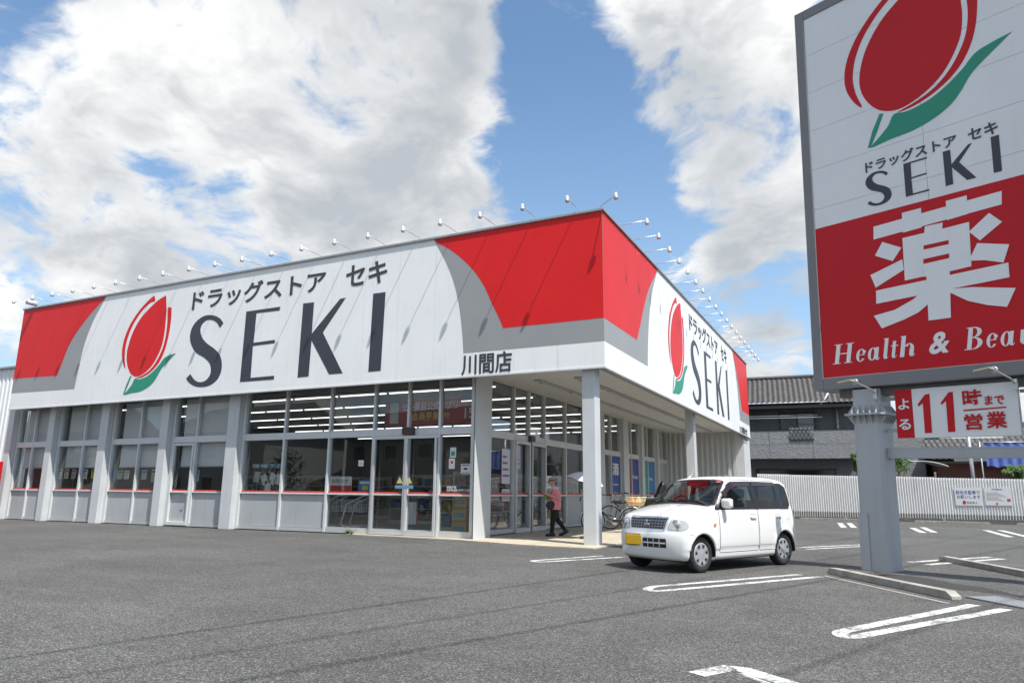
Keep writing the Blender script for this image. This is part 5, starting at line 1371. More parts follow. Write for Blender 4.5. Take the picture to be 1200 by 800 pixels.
bk2p = on_x(764, 600, -8.6)
bk2 = bicycle('bicycle with black child seat showing above the car bonnet', (on_z(737, 620.5).x, on_z(737, 620.5).y, .025), look+R(6), 'child', mat('bike_frame_grey', (.10, .10, .11), .3))
bk2.scale = (1.2,)*3; bk2.location.z = .025
# shopping in the wicker basket
for k, (dx, dy, cl, lb, rr) in enumerate([(-.55, .03, (.75, .30, .06), 'orange bag of shopping in the wicker bicycle basket, nearer the saddle', .11), (-.74, -.02, (.80, .50, .16), 'yellow bag of shopping in the wicker bicycle basket, at the rear', .12)]):
    L = at_person((dx*1.14, dy*1.14, .71*1.14), (q.x+.05, q.y, .025), look+R(4))
    t = thing('shopping_bag', lb, 'bag', L, k*.7, 'shopping in the bicycle basket')
    def sb(X, Y, Z): return ellipsoid(X, Y, Z, (0, 0, .115), (rr*.85, rr*.8, .12))+.012*np.sin(X*60+k)*np.cos(Y*50)+.01*np.sin(Z*45)
    v_, f_ = surface_nets(sb, (-.18, -.18, -.03), (.18, .18, .29), .02); newmesh('bag_body', v_, f_, mat('bag_%d' % k, cl, .5, var=.2, vscale=18), t, True)
    MB().lathe([(.02, .22), (.012, .245), (.035, .28)], 8).build('bag_neck', MATS['bag_%d' % k], t, True)
# ================================================================== NEIGHBOUR AND VENDING MACHINE AT THE LEFT
an = thing('annex_building', 'white ribbed metal building adjoining the store at the far left', 'building', (XL-8, 26, 0))
zan = on_y(4, 433, YW+1.3).z
ribbed('ribbed_wall', (XL-.05, YW+1.3, 0), (XL-16, YW+1.3, 0), 0.1, zan, (0, -1, 0), .30, .04, mat('annex_white_metal', (.78, .79, .79), .45, dirt=.1), an)
box('wall_core', (XL-16, YW+1.36, 0), (XL-.06, YB-3, zan-.02), M_paint, an)
box('coping', (XL-16.1, YW+1.15, zan), (XL-.03, YW+1.5, zan+.08), M_coping, an)
vm = thing('vending_machine', 'red vending machine cut by the left edge of the picture', 'vending machine', (on_y(3.0, 550, YW-.74).x-.55, YW-1.1, 0), R(0))
Mvr = mat('vending_red', (.55, .012, .018), .3)
zv1 = on_y(2, 540, YW-1.1).z; zv0 = on_y(2, 571, YW-1.1).z
box('cabinet', (-.55, -.36, .06), (.55, .36, zv0), mat('vending_white', (.62, .60, .60), .4), vm, .02, True)
box('cabinet_top', (-.55, -.36, zv0+.002), (.55, .36, zv1), Mvr, vm, .02, True)
box('display', (-.46, -.375, 1.05), (.30, -.361, 1.80), M_dark, vm, .0, True)
box('coin_panel', (.33, -.375, .75), (.50, -.361, 1.7), M_lampw, vm, 0, True)
box('dispenser', (-.42, -.38, .22), (.28, -.361, .50), M_black, vm, 0, True)
for k in range(3):
    for j in range(7): MB().lathe([(.026, 0), (.026, .11), (.02, .12)], 8, 'z', (-.40+j*.105, -.40, 1.10+k*.24)).build('can', mat('can_%d' % ((j+k) % 4), [(.5, .5, .5), (.6, .05, .04), (.05, .2, .5), (.5, .4, .1)][(j+k) % 4], .3), vm)
box('plinth', (-.5, -.30, 0), (.5, .30, .06), M_black, vm, 0, True)

# ================================================================== INTERIOR (seen through the glass)
for k in range(7):
    yy = YW+2.4+k*2.75
    t = thing('ceiling_light', ORD[k]+' row of ceiling strip lights behind the front glass', 'light', (-19.5, yy, ZS), 0, 'rows of shop ceiling lights')
    box('housing', (-8.9, -.07, .03), (9.6, .07, .10), M_lampw, t, 0, True)
    for j in range(9): box('tube', (-8.8+j*2.05, -.026, -.006), (-6.9+j*2.05, .026, .028), M_light, t, 0, True)
PROD = [mat('goods_%d' % i, tuple(q*.45+.04 for q in c_), .5) for i, c_ in enumerate([(.55, .55, .52), (.50, .06, .05), (.06, .16, .42), (.55, .42, .06), (.07, .30, .14), (.45, .20, .30), (.18, .36, .48), (.60, .28, .08)])]
def gondola(loc, L, axis, n, label, seed):
    rr = random.Random(seed); t = thing('shelf_unit', label, 'shelf', loc, 0 if axis == 'x' else R(90), 'shop shelving')
    box('back_panel', (-L/2, -.03, .1), (L/2, .03, 1.75), M_dado, t, 0, True); box('base', (-L/2, -.45, 0), (L/2, .45, .12), M_lampw, t, 0, True)
    gd_ = MB()
    for k in range(4):
        zz_ = .14+k*.40
        if k: box('shelf', (-L/2, -.42, zz_-.03), (L/2, -.035, zz_), M_lampw, t, 0, True); box('shelf', (-L/2, .035, zz_-.03), (L/2, .42, zz_), M_lampw, t, 0, True)
        for s_ in (-1, 1):
            x = -L/2+.05
            while x < L/2-.25:
                wd = rr.uniform(.10, .28); hh = rr.uniform(.16, .33); gd_.mi = rr.randrange(8); gd_.box((x, s_*.40 if s_ < 0 else .12, zz_+.002), (x+wd-.012, -.12 if s_ < 0 else .40, zz_+hh)); x += wd
    o = gd_.build('goods', PROD, t); o['kind'] = 'stuff'
for k, (x, y) in enumerate([(-13.2, 22.5), (-13.2, 26.0), (-13.2, 29.5), (-21.5, 22.5), (-21.5, 26.0)]):
    gondola((x, y, .055), 5.5, 'x', 0, ORD[k]+' shop shelf unit behind the glass, stocked with coloured goods', k)
gondola((-11.2, 20.2, .055), 3.0, 'y', 0, 'stocked shelf unit just inside the side entrance', 11)
# roller blinds in the four left bays
ybl = YW+.12; zbl = on_y(90, 547, ybl).z
for k, (a, m_, b) in enumerate(bays):
    xa, xb = fx(a)+.30, fx(b)-.02
    t = thing('roller_blind', ['grey roller blind in the leftmost window bay', 'grey roller blind in the second window bay from the left', 'grey roller blind in the third window bay from the left', 'grey roller blind in the bay with the service door'][k], 'blind', ((xa+xb)/2, ybl, zbl), 0, 'roller blinds in the left bays')
    hw = (xb-xa)/2; n = 16; v = []; f = []
    for i in range(n+1):
        x = -hw+2*hw*i/n; d = .012*math.sin(i*1.3+k)
        v += [(x, d, 0), (x, d*.4, ZS-zbl-.16)]
    f = [(2*i, 2*i+2, 2*i+3, 2*i+1) for i in range(n)]
    newmesh('cloth', v, f, M_blindgrey, t, True)
    box('bottom_bar', (-hw, -.015, -.035), (hw, .02, -.002), M_alu, t, 0, True)
    MB().tube([(-hw, 0, ZS-zbl-.12), (hw, 0, ZS-zbl-.12)], .04, 10).build('roller', M_alu, t, True)
    MB().tube([(-hw-.06, -.02, .1), (-hw-.06, -.02, ZS-zbl-.15)], .008, 5).build('chain', M_black, t)
# notices hanging in the bays
NOT = [('white', (.70, .70, .68)), ('cream', (.66, .60, .40)), ('pink', (.62, .30, .30)), ('white', (.70, .70, .66)), ('yellow', (.75, .55, .02)), ('blue', (.08, .25, .55)), ('green and white', (.40, .55, .42)), ('white', (.68, .68, .64)), ('pale green', (.48, .60, .50)), ('blue and yellow', (.45, .50, .30)), ('white', (.66, .66, .62)), ('light blue', (.35, .50, .62))]
NPX = [(73.5, 555, 5, 11), (81.5, 555, 5, 11), (90, 555, 5, 11), (103, 555, 6, 11), (114, 555, 7, 11), (135.5, 557, 6, 15), (144, 556, 6, 10), (152, 556, 6, 10), (172.5, 556, 6, 11), (184.5, 557, 7, 15), (245, 548, 5, 10), (250, 557, 6, 13)]
WHERE = ['first small %s notice from the left in the second window bay', 'second small %s notice from the left in the second window bay', 'third small %s notice from the left in the second window bay', 'small %s notice right of the mullion in the second window bay', 'bright %s notice in the second window bay', 'tall %s poster at the left of the third window bay', '%s notice beside the tall blue poster in the third bay', 'second %s notice beside the tall blue poster in the third bay', '%s notice right of the mullion in the third bay', '%s poster at the right of the third window bay', '%s sheet high in the bay with the service door', '%s notice low in the bay with the service door']
for k, (cn, cl) in enumerate(NOT):
    px, py, wd, hh = NPX[k]; p = on_y(px-(4 if k < 10 else 20), py, YW+.05); a = on_y(px-wd/2, py, YW+.05); b = on_y(px+wd/2, py, YW+.05); z0 = on_y(px, py+hh/2, YW+.05).z; z1 = on_y(px, py-hh/2, YW+.05).z
    hw = (b.x-a.x)/2
    t = thing('notice', WHERE[k] % cn, 'notice', (p.x, YW+.06, z0), 0, 'notices hung in the left bays')
    box('sheet', (-hw, 0, 0), (hw, .004, z1-z0), mat('notice_'+cn.replace(' ', '_'), cl, .6), t, 0, True)
    m = MB(); rr = random.Random(k)
    box('heading', (-hw*.8, -.003, (z1-z0)*.72), (hw*.8, -.0005, (z1-z0)*.90), mat('notice_ink_%d' % (k % 3), [(.10, .10, .12), (.45, .05, .05), (.05, .12, .35)][k % 3], .6), t, 0, True)
    for j in range(4): box('text_line', (-hw*.8, -.002, (z1-z0)*(.12+j*.14)), (hw*(.3+.5*rr.random()), -.0005, (z1-z0)*(.18+j*.14)), mat('ink_grey', (.2, .2, .2), .7), t, 0, True)
def flat_sign(name, label, cat, pxbox, plane_y, col, texts=(), frame=None, group=None, th=.01, extra=()):
    """board standing in a plane y=plane_y; texts: (body, x0,x1,y0,y1 in photo points, colour, bold)"""
    x0_, y0_, x1_, y1_ = pxbox; ym = (y0_+y1_)/2; xm = (x0_+x1_)/2
    A = on_y(x0_, ym, plane_y).x; Bx = on_y(x1_, ym, plane_y).x; z0 = on_y(xm, y1_, plane_y).z; z1 = on_y(xm, y0_, plane_y).z
    t = thing(name, label, cat, ((A+Bx)/2, plane_y, z0), 0, group); hw = (Bx-A)/2; H = z1-z0
    box('board', (-hw, 0, 0), (hw, th, H), mat(name+'_%.2f_%.2f_%.2f' % col, col, .55), t, 0, True)
    pl = Plane((-hw, 0, 0), (1, 0, 0), (0, 0, 1), (0, -1, 0))
    for body, fx0, fx1, fz0, fz1, cl, bo_ in texts: text('lettering', body, pl, (fx0*2*hw, fx1*2*hw, fz0*H, fz1*H), mat('ink_%.2f_%.2f_%.2f' % cl, cl, .6), t, bo_, .004, local=True)
    for fx0, fx1, fz0, fz1, cl in extra: decal('printed_block', pl, [[(fx0*2*hw, fz0*H), (fx1*2*hw, fz0*H), (fx1*2*hw, fz1*H), (fx0*2*hw, fz1*H)]], mat('ink_%.2f_%.2f_%.2f' % cl, cl, .6), t, .002, True)
    return t
WHT = (.75, .75, .74); YEL = (.75, .62, .10); RD = (.50, .03, .04); NV = (.04, .08, .25); BK = (.04, .04, .05)
flat_sign('hanging_banner', 'red banner with white Japanese lettering hanging inside above the doors', 'banner', (453, 468, 540, 497), YW+.9, (.42, .035, .045), [('セキ薬品公式アプリ', .22, .96, .56, .90, WHT, .02), ('会員募集中!!', .36, .86, .16, .50, YEL, .02)], extra=[(.05, .17, .08, .92, (.60, .62, .60))])
flat_sign('hanging_banner', 'dark red banner at the right end of the front glass, with price figures', 'banner', (540, 470, 556, 495), YW+.7, (.36, .03, .04), [('15', .3, .95, .2, .7, WHT, .02)])
flat_sign('rack_sign', 'blue and white header board over the sock rack in the window', 'sign', (296, 543, 335, 548), YW+.5, (.05, .20, .32), [('靴下八', .25, .95, .15, .85, WHT, .01)], extra=[(0, .2, .1, .9, WHT)])
rk_x0 = on_y(296, 560, YW+.55).x; rk_x1 = on_y(335, 560, YW+.55).x; rz0 = on_y(315, 576, YW+.55).z; rz1 = on_y(315, 548, YW+.55).z
rk = thing('wire_rack', 'white wire grid rack hung with socks behind the glass', 'rack', ((rk_x0+rk_x1)/2, YW+.58, 0)); hw = (rk_x1-rk_x0)/2
for k in range(9): MB().tube([(-hw+2*hw*k/8, 0, .1), (-hw+2*hw*k/8, 0, rz1)], .006, 4).build('upright_wire', M_lampw, rk)
for k in range(9): MB().tube([(-hw, 0, .9+(rz1-.9)*k/8), (hw, 0, .9+(rz1-.9)*k/8)], .006, 4).build('cross_wire', M_lampw, rk)
for k, (fx_, fz_, rt) in enumerate([(.15, .62, 8), (.38, .50, -25), (.62, .55, 22), (.82, .52, 10), (.5, .25, -5)]):
    t = thing('sock_pack', ['white sock pack at the left of the wire rack', 'tilted white sock pack left of centre on the wire rack', 'tilted white sock pack right of centre on the wire rack', 'white sock pack at the right of the wire rack', 'lowest white sock pack on the wire rack'][k], 'sock pack', (rk_x0+fx_*2*hw, YW+.52, rz0+fz_*(rz1-rz0)), 0, 'sock packs on the rack'); t.rotation_euler = (0, R(rt), 0)
    box('pack', (-.12, -.01, -.17), (.12, .02, .17), M_whitecloth, t, .008, True); MB().tube([(0, 0, .17), (0, .03, .24)], .004, 4).build('hook', M_black, t)
flat_sign('notice_board', 'white and red notice board low behind the glass left of the doors', 'sign', (385, 558, 412, 575), YW+.35, (.70, .70, .69), [('お知らせ', .15, .85, .55, .85, BK, .01)], extra=[(0, 1, 0, .38, RD)])
flat_sign('poster', 'blue poster with yellow fruit low behind the glass', 'poster', (420, 562, 434, 575), YW+.25, (.06, .22, .45), extra=[(.3, .8, .1, .45, (.60, .50, .05)), (.1, .9, .65, .85, WHT)])
flat_sign('notice', 'small white notice stuck on the glass left of the entrance', 'notice', (420, 539, 426, 546), YW-.012, WHT, th=.003, extra=[(.2, .8, .3, .36, BK), (.2, .8, .55, .6, BK)])
flat_sign('notice', 'pale green notice high on the glass right of the doors', 'notice', (527.5, 524, 534.5, 536), YW-.012, (.55, .66, .62), th=.003, extra=[(.2, .8, .2, .6, (.12, .2, .2))])
flat_sign('notice', 'white notice with red mark on the glass right of the doors', 'notice', (526, 537, 533, 549), YW-.012, WHT, th=.003, extra=[(.3, .7, .5, .75, RD)])
flat_sign('notice', 'framed white notice on the glass beside the corner pier', 'notice', (540, 543, 551, 555), YW-.012, (.62, .60, .62), th=.003, extra=[(.1, .9, .1, .16, RD), (.1, .9, .82, .9, BK), (.3, .7, .4, .6, BK)])
flat_sign('hours_lettering', 'white opening hours lettering on the glass beside the corner pier', 'lettering', (523, 569, 552, 576), YW-.012, (.04, .04, .045), [('営業時間', .02, .4, .55, .98, WHT, .012), ('AM9:00~PM11:00', .02, .98, .05, .48, WHT, .012)], th=.002)
# carton stack, bin and trolley seen low behind the glass
ctn = mat('carton_brown', (.42, .29, .14), .8)
for k in range(3):
    x = on_y(541, 600, YW+.55).x; t = thing('carton', ['lowest', 'middle', 'topmost'][k]+' brown carton of the stack beside the corner pier', 'carton', (x, YW+.62, .07+k*.36), R(random.uniform(-4, 4)), 'cartons stacked inside the glass')
    box('box', (-.24, -.2, 0), (.24, .2, .35), ctn, t, .006, True); box('tape', (-.245, -.204, .28), (.245, -.201, .32), mat('carton_tape', (.30, .20, .09), .4), t, 0, True); box('print', (-.16, -.204, .10), (.16, -.201, .22), mat('carton_print', (.12, .25, .30), .7), t, 0, True)
flat_sign('display_board', 'white board with red edge standing behind the right sliding door', 'sign', (476, 588, 489, 614), YW+.8, (.66, .66, .66), extra=[(.92, 1, 0, 1, RD)])
def trolley(loc, rz, label):
    t = thing('shopping_cart', label, 'cart', loc, rz, 'shopping carts inside the glass'); t.scale = (1.12, 1.12, 1.1); M_galv = mat('cart_chrome', (.80, .81, .82), .3, metal=.3)
    m = MB(); m.tube([(-.25, -.22, .12), (.30, -.24, .12), (.34, -.24, .20), (.20, -.24, .70), (-.30, -.24, .92)], .013); m.tube([(-.25, .22, .12), (.30, .24, .12), (.34, .24, .20), (.20, .24, .70), (-.30, .24, .92)], .013); m.tube([(-.30, -.24, .92), (-.34, 0, .93), (-.30, .24, .92)], .014)
    m.build('frame', M_galv, t, True)
    k_ = MB()
    for i in range(7):
        z_ = .50+i*.05; k_.tube([(-.22, -.21, z_), (.36+i*.012, -.19, z_), (.36+i*.012, .19, z_), (-.22, .21, z_), (-.22, -.21, z_)], .004, 4)
    for i in range(9):
        x = -.22+i*.072; k_.tube([(x, -.20, .50), (x+.02, -.20, .80)], .004, 4); k_.tube([(x, .20, .50), (x+.02, .20, .80)], .004, 4); k_.tube([(x, -.20, .5), (x, .20, .5)], .004, 4)
    o = k_.build('basket', M_galv, t)
    for sx_, sy_ in ((-.22, -.22), (-.22, .22), (.3, -.23), (.3, .23)): MB().lathe([(.05, -.015), (.05, .015)], 12, 'y', (sx_, sy_, .05)).build('caster', M_black, t)
x = on_y(397, 600, YW+.7).x; trolley((x, YW+.48, .06), R(185), 'chrome shopping cart behind the glass, nearest the sock rack')
trolley((x+.85, YW+.52, .06), R(190), 'chrome shopping cart behind the glass, nearest the doors')
# posters on the covered side
def side_sign(label, ya, yb, col, texts=()):
    z0, z1 = zd+.10, zt0-.02
    t = thing('window_poster', label, 'poster', (XS+.03, (ya+yb)/2, z0), 0, 'tall posters on the covered side'); hw = (yb-ya)/2; H = z1-z0
    box('sheet', (0, -hw, 0), (.012, hw, H), mat('poster_%.2f_%.2f_%.2f' % col, col, .5), t, 0, True)
    pl = Plane((.012, -hw, 0), (0, 1, 0), (0, 0, 1), (1, 0, 0))
    for body, a, b, c_, d, bo_ in texts: text('lettering', body, pl, (a*2*hw, b*2*hw, c_*H, d*H), mat('ink_white', WHT, .6), t, bo_, .003, local=True)
E_ = SIDE_E
side_sign('blue poster with white liquor character on the covered side', E_[2]+.04, E_[3]-.04, (.025, .06, .26), [('酒', .15, .85, .48, .82, .03), ('alcohol', .2, .8, .2, .27, .01)])
side_sign('dark red tall poster on the covered side', E_[4]+.04, E_[5]-.04, (.30, .03, .04), [('日用品', .3, .7, .45, .52, .01)])
side_sign('dark blue tall poster with small white script on the covered side', E_[5]+.04, E_[6]-.04, (.03, .07, .27), [('Foods', .15, .85, .42, .54, .015)])
side_sign('green tall poster on the covered side', E_[7]+.04, E_[8]-.04, (.03, .30, .20), [('Baby', .25, .75, .4, .47, .01)])
side_sign('light blue tall poster on the covered side', E_[8]+.04, E_[9]-.04, (.06, .20, .42), [('Pet', .2, .7, .4, .5, .015)])
# sheets on the side entrance glass
for k, (pa, pb, za, zb__, cl, lb) in enumerate([(587.5, 597, 1.45, 2.45, (.62, .60, .66), 'large pale sheet on the glass next to the corner pier'), (601, 609, 1.9, 2.6, (.45, .45, .55), 'blue grey sheet on the left side door'), (640, 646, 1.35, 1.75, WHT, 'white notice on the glass beside the side doors'), (588, 597, .95, 1.30, (.60, .55, .55), 'low pinkish sheet next to the corner pier')]):
    ya, yb = sy(pa), sy(pb); t = thing('notice', lb, 'notice', (XS+.02, (ya+yb)/2, za), 0, 'sheets on the side glass'); box('sheet', (0, -(yb-ya)/2, 0), (.004, (yb-ya)/2, zb__-za), mat('sheet_%d' % k, cl, .6), t, 0, True)
    for j in range(4): box('text_line', (.0045, -(yb-ya)*.4, (zb__-za)*(.2+j*.18)), (.006, (yb-ya)*(.4-.1*j), (zb__-za)*(.26+j*.18)), mat('ink_plum', (.25, .12, .25), .7), t, 0, True)

# ================================================================== FENCE
fA = Vector((-5.25, 40.3, 0)); fB = fA+Vector((12.2, -1.35, 0))
ft = (fB-fA).normalized(); fn = Vector((ft.y, -ft.x, 0)); PFen = Plane(fA, ft, (0, 0, 1), fn)
ua, za_t = PFen.px(932, 556); ub, zb_t = PFen.px(1190, 561); _, za_b = PFen.px(932, 604.5); _, zb_b = PFen.px(1190, 609)
Lf = (fB-fA).length+9
def ztf(u): return za_t+(zb_t-za_t)*(u-ua)/(ub-ua)
def zbf(u): return max(.1, za_b+(zb_b-za_b)*(u-ua)/(ub-ua))
fence = thing('metal_fence', 'long corrugated white metal fence on a block footing behind the car park', 'fence', fA)
Mfen = mat('fence_sheet', (.74, .74, .73), .5, var=.05, vscale=1, dirt=.28); M_block = mat('concrete_block', (.16, .155, .145), .95, var=.25, vscale=5, bump=.4, bscale=60)
npan = int(Lf/1.62)
for i in range(npan):
    u0_, u1_ = i*Lf/npan, (i+1)*Lf/npan; k = 15; v = []; f = []
    dz_ = random.uniform(-.012, .012)
    for j in range(k*4+1):
        u = u0_+(u1_-u0_)*j/(k*4); d = .022*(1 if j % 4 in (1, 2) else -1)+.03; p = fA+ft*u+fn*d
        v += [(p.x, p.y, zbf(u)+dz_), (p.x, p.y, ztf(u)+dz_)]
    f = [(2*j, 2*j+2, 2*j+3, 2*j+1) for j in range(k*4)]
    newmesh('corrugated_sheet', v, f, Mfen, fence, local=False)
for i in range(int(Lf/1.4)):
    u = 1.4*i; p = fA+ft*u+fn*.06
    MB(Matrix.Translation(p) @ Matrix.Rotation(math.atan2(ft.y, ft.x), 4, 'Z')).box((-.05, -.05, 0), (.05, .07, zbf(u)+.02)).build('concrete_post' if i % 3 == 0 else 'stub_post', M_concrete if i % 3 == 0 else M_block, fence, local=False) if i % 3 == 0 else None
nb = int(Lf/.42)
for i in range(nb):
    u = i*.42; p = fA+ft*u
    for r_ in range(2):
        MB(Matrix.Translation(p) @ Matrix.Rotation(math.atan2(ft.y, ft.x), 4, 'Z')).box((.004+.21*r_*0, -.05, r_*.20), (.414, .10, r_*.20+.192)).build('block', M_block, fence, local=False)
# kerbs along the fence
def fpt(u, d): return fA+ft*u+fn*d
kerb('parking_kerb', 'low concrete kerb along the foot of the fence, left stretch', fpt(2.2, 1.0), fpt(6.2, 1.0), 5, .11, .16, group='kerbs along the fence')
kerb('parking_kerb', 'low concrete kerb along the foot of the fence, between the paired white marks', fpt(7.2, 1.0), fpt(10.2, 1.0), 4, .11, .16, group='kerbs along the fence')
kerb('parking_kerb', 'low concrete kerb along the foot of the fence, right end', fpt(11.1, 1.0), fpt(16.5, 1.0), 6, .11, .16, group='kerbs along the fence')
def fence_sign(pxb, label, texts, extra, dots):
    x0_, y0_, x1_, y1_ = pxb; a = PFen.px(x0_, (y0_+y1_)/2)[0]; b = PFen.px(x1_, (y0_+y1_)/2)[0]; z1 = PFen.px((x0_+x1_)/2, y0_)[1]; z0 = PFen.px((x0_+x1_)/2, y1_)[1]
    p = fA+ft*(a+b)/2+fn*.062; t = thing('parking_sign', label, 'sign', (p.x, p.y, z0), math.atan2(ft.y, ft.x), 'signs on the fence'); hw = (b-a)/2; H = z1-z0
    box('board', (-hw, -.012, 0), (hw, 0, H), mat('sign_board_white', (.72, .73, .73), .5), t, 0, True); pl = Plane((-hw, -.012, 0), (1, 0, 0), (0, 0, 1), (0, -1, 0))
    for body, f0, f1, g0, g1, cl, bo_ in texts: text('lettering', body, pl, (f0*2*hw, f1*2*hw, g0*H, g1*H), mat('ink_%.2f_%.2f_%.2f' % cl, cl, .6), t, bo_, .003, local=True)
    for f0, f1, g0, g1, cl in extra: decal('printed_block', pl, [[(f0*2*hw, g0*H), (f1*2*hw, g0*H), (f1*2*hw, g1*H), (f0*2*hw, g1*H)]], mat('ink_%.2f_%.2f_%.2f' % cl, cl, .6), t, .002, True)
    for f0, g0, r_ in dots: decal('red_mark', pl, [[(f0*2*hw+r_*.8*math.cos(t_), g0*H+r_*math.sin(t_)) for t_ in [2*math.pi*k/12 for k in range(12)]]], mat('ink_red', (.55, .03, .04), .6), t, .003, True)
fence_sign((1119, 571, 1150.5, 592), 'white fence sign with large blue parking request lettering', [('前向き駐車で', .05, .95, .62, .84, (.07, .10, .36), .012), ('お願いします', .08, .95, .38, .58, (.07, .10, .36), .012), ('SEKI', .42, .80, .10, .22, BK, .0)], [], [(.33, .17, .09)])
fence_sign((1154, 571, 1186, 592), 'white fence sign with small print beside the parking request sign', [('お客様各位', .28, .68, .84, .95, (.07, .10, .36), .012)], [(.06, .5+.1*(k % 4), .70-k*.072, .725-k*.072, (.30, .30, .33) if k != 4 else (.5, .15, .15)) for k in range(7)]+[(.80, .93, .22, .38, (.40, .10, .10))], [(.42, .10, .05)])
# ================================================================== HOUSES BEHIND THE FENCE
M_tile = mat('roof_tile_glazed', (.060, .058, .060), .55, var=.3, vscale=3, spec=.3)
M_hwall = mat('house_wall_dark', (.15, .157, .163), .85, var=.08, vscale=1.5)
def stone_mat():
    m = bpy.data.materials.new('stone_siding'); m.use_nodes = True; t = NT(m.node_tree); b = t.n['Principled BSDF']; tcn = t.add('ShaderNodeTexCoord')
    vo = t.add('ShaderNodeTexVoronoi'); t.l.new(t.vmath('MULTIPLY', tcn.outputs['Object'], (1, 1, 2.2)), vo.inputs['Vector']); vo.inputs['Scale'].default_value = 6.5
    sp_ = t.add('ShaderNodeSeparateColor'); t.l.new(vo.outputs['Color'], sp_.inputs[0])
    t.l.new(t.mix(sp_.outputs[0], (.20, .205, .21), (.255, .26, .265)), b.inputs['Base Color']); b.inputs['Roughness'].default_value = .85
    bn = t.add('ShaderNodeBump'); bn.inputs['Strength'].default_value = .5; bn.inputs['Distance'].default_value = .03; t.l.new(vo.outputs['Distance'], bn.inputs['Height']); t.l.new(bn.outputs[0], b.inputs['Normal']); return m
M_stone = stone_mat()
HAZ = R(6); HO = Vector((-1.5, 50, 0)); hU = Vector((math.cos(HAZ), math.sin(HAZ), 0)); hN = Vector((math.sin(HAZ), -math.cos(HAZ), 0))
def HP(n): return Plane(HO+hN*n, hU, (0, 0, 1), hN)
house = thing('house', 'dark grey two-storey house with tiled roof and stone-clad balcony behind the fence', 'house', HO); house.rotation_euler = (0, 0, HAZ)
# local frame: x along the front, -y towards the viewer
P0, P1, P2 = HP(0), HP(1.3), HP(1.5)
xl = P0.px(868, 500)[0]-6; xr = P0.px(1012, 500)[0]; xbL = P1.px(868, 520)[0]-6; xbR = P1.px(1006, 520)[0]
zb0_, zb1_ = P1.px(950, 537)[1], P1.px(950, 503.5)[1]; zev = P2.px(950, 473.5)[1]; zfl = zb0_+.1
box('wall', (xl, 0, 0), (xr+.3, 6, zev+.3), M_hwall, house, local=True)
box('wall', (xr+.31, 1.2, 0), (P0.px(1086, 520)[0], 6.5, P0.px(1070, 480)[1]), M_stone, house, local=True)
box('balcony', (xbL, -1.3, zb0_), (xbR, -.02, zb0_+.22), M_hwall, house, local=True)
nb_ = 5
for k in range(nb_):
    a = xbL+(xbR-xbL)*k/nb_; b = xbL+(xbR-xbL)*(k+1)/nb_
    if a > P1.px(870, 520)[0]-2: pass
    for r_ in range(2): box('stone_panel', (a+.01, -1.34, zb0_+(zb1_-zb0_)*r_/2+.008), (b-.01, -1.20, zb0_+(zb1_-zb0_)*(r_+1)/2-.008), M_stone, house, local=True)
box('parapet_cap', (xbL, -1.37, zb1_), (xbR+.02, -1.17, zb1_+.05), M_trim, house, local=True)
zr_ = P1.px(950, 497.5)[1]
rl_ = MB().box((xbL, -1.30, zr_), (xbR, -1.25, zr_+.06)).build('railing', M_trim, house)
for k in range(9): x = xbL+(xbR-xbL)*(k+.5)/9; box('railing_post', (x-.025, -1.30, zb1_+.05), (x+.025, -1.25, zr_-.002), M_trim, rl_, local=True)
# lattice window guard in the parapet
ga, gb = P1.px(925, 508)[0], P1.px(953.5, 508)[0]; gz0, gz1 = P1.px(940, 515.5)[1], P1.px(940, 501)[1]
gdn = box('lattice_guard', (ga, -1.40, gz0), (gb, -1.36, gz0+.05), M_trim, house, local=True)
box('guard_back', (ga+.02, -1.365, gz0+.05), (gb-.02, -1.345, gz1), mat('guard_grey', (.22, .23, .24), .6), gdn, local=True)
for k in range(7):
    x = ga+(gb-ga)*k/6; h_ = gz1-gz0
    MB().tube([(x, -1.40, gz0), (min(gb, x+h_*.5), -1.40, gz0+min(h_, (gb-x)*2))], .018, 4).build('lattice_bar', M_trim, gdn); MB().tube([(x, -1.41, gz0), (max(ga, x-h_*.5), -1.41, gz0+min(h_, (x-ga)*2))], .018, 4).build('lattice_bar', M_trim, gdn)
# first-floor sliding window with net curtains
wa, wb = P0.px(913, 490)[0], P0.px(955, 490)[0]; wz0, wz1 = zfl+.2, P0.px(935, 483)[1]
wn = MB(); wn.box((wa, -.06, wz0), (wa+.09, .0, wz1)); wn.box((wb-.09, -.06, wz0), (wb, 0, wz1)); wn.box((wa+.09, -.06, wz1-.09), (wb-.09, 0, wz1)); wn.box(((wa+wb)/2-.04, -.06, wz0), ((wa+wb)/2+.04, 0, wz1-.09))
win = wn.build('window', M_trim, house)
for a, b, mm in ((wa+.1, (wa+wb)/2-.05, mat('curtain_grey', (.34, .34, .35), .9, var=.2, vscale=8)), ((wa+wb)/2+.05, wb-.1, mat('net_curtain', (.85, .86, .87), .9, var=.12, vscale=9))):  # left curtain mid grey, right one pale net
    v = []; n = 28
    for k in range(n+1): x = a+(b-a)*k/n; d = -.02-.008*(k % 2); v += [(x, d, wz0), (x, d, wz1-.1)]
    newmesh('curtain', v, [(2*k, 2*k+2, 2*k+3, 2*k+1) for k in range(n)], mm, win)
    box('pane', (a, -.045, wz0), (b, -.04, wz1-.1), M_glass, win, local=True)
for pa, pb in ((880, 886), (888, 912)): box('shutter_panel', (P0.px(pa, 490)[0], -.05, zfl), (P0.px(pb, 490)[0], -.01, P0.px(pa, 482)[1]), mat('house_panel', (.15, .16, .17), .7), house, local=True)
box('shutter_panel', (P0.px(958, 490)[0], -.05, zfl), (P0.px(975, 490)[0], -.01, P0.px(965, 478)[1]), mat('house_panel', (.15, .16, .17), .7), house, local=True)
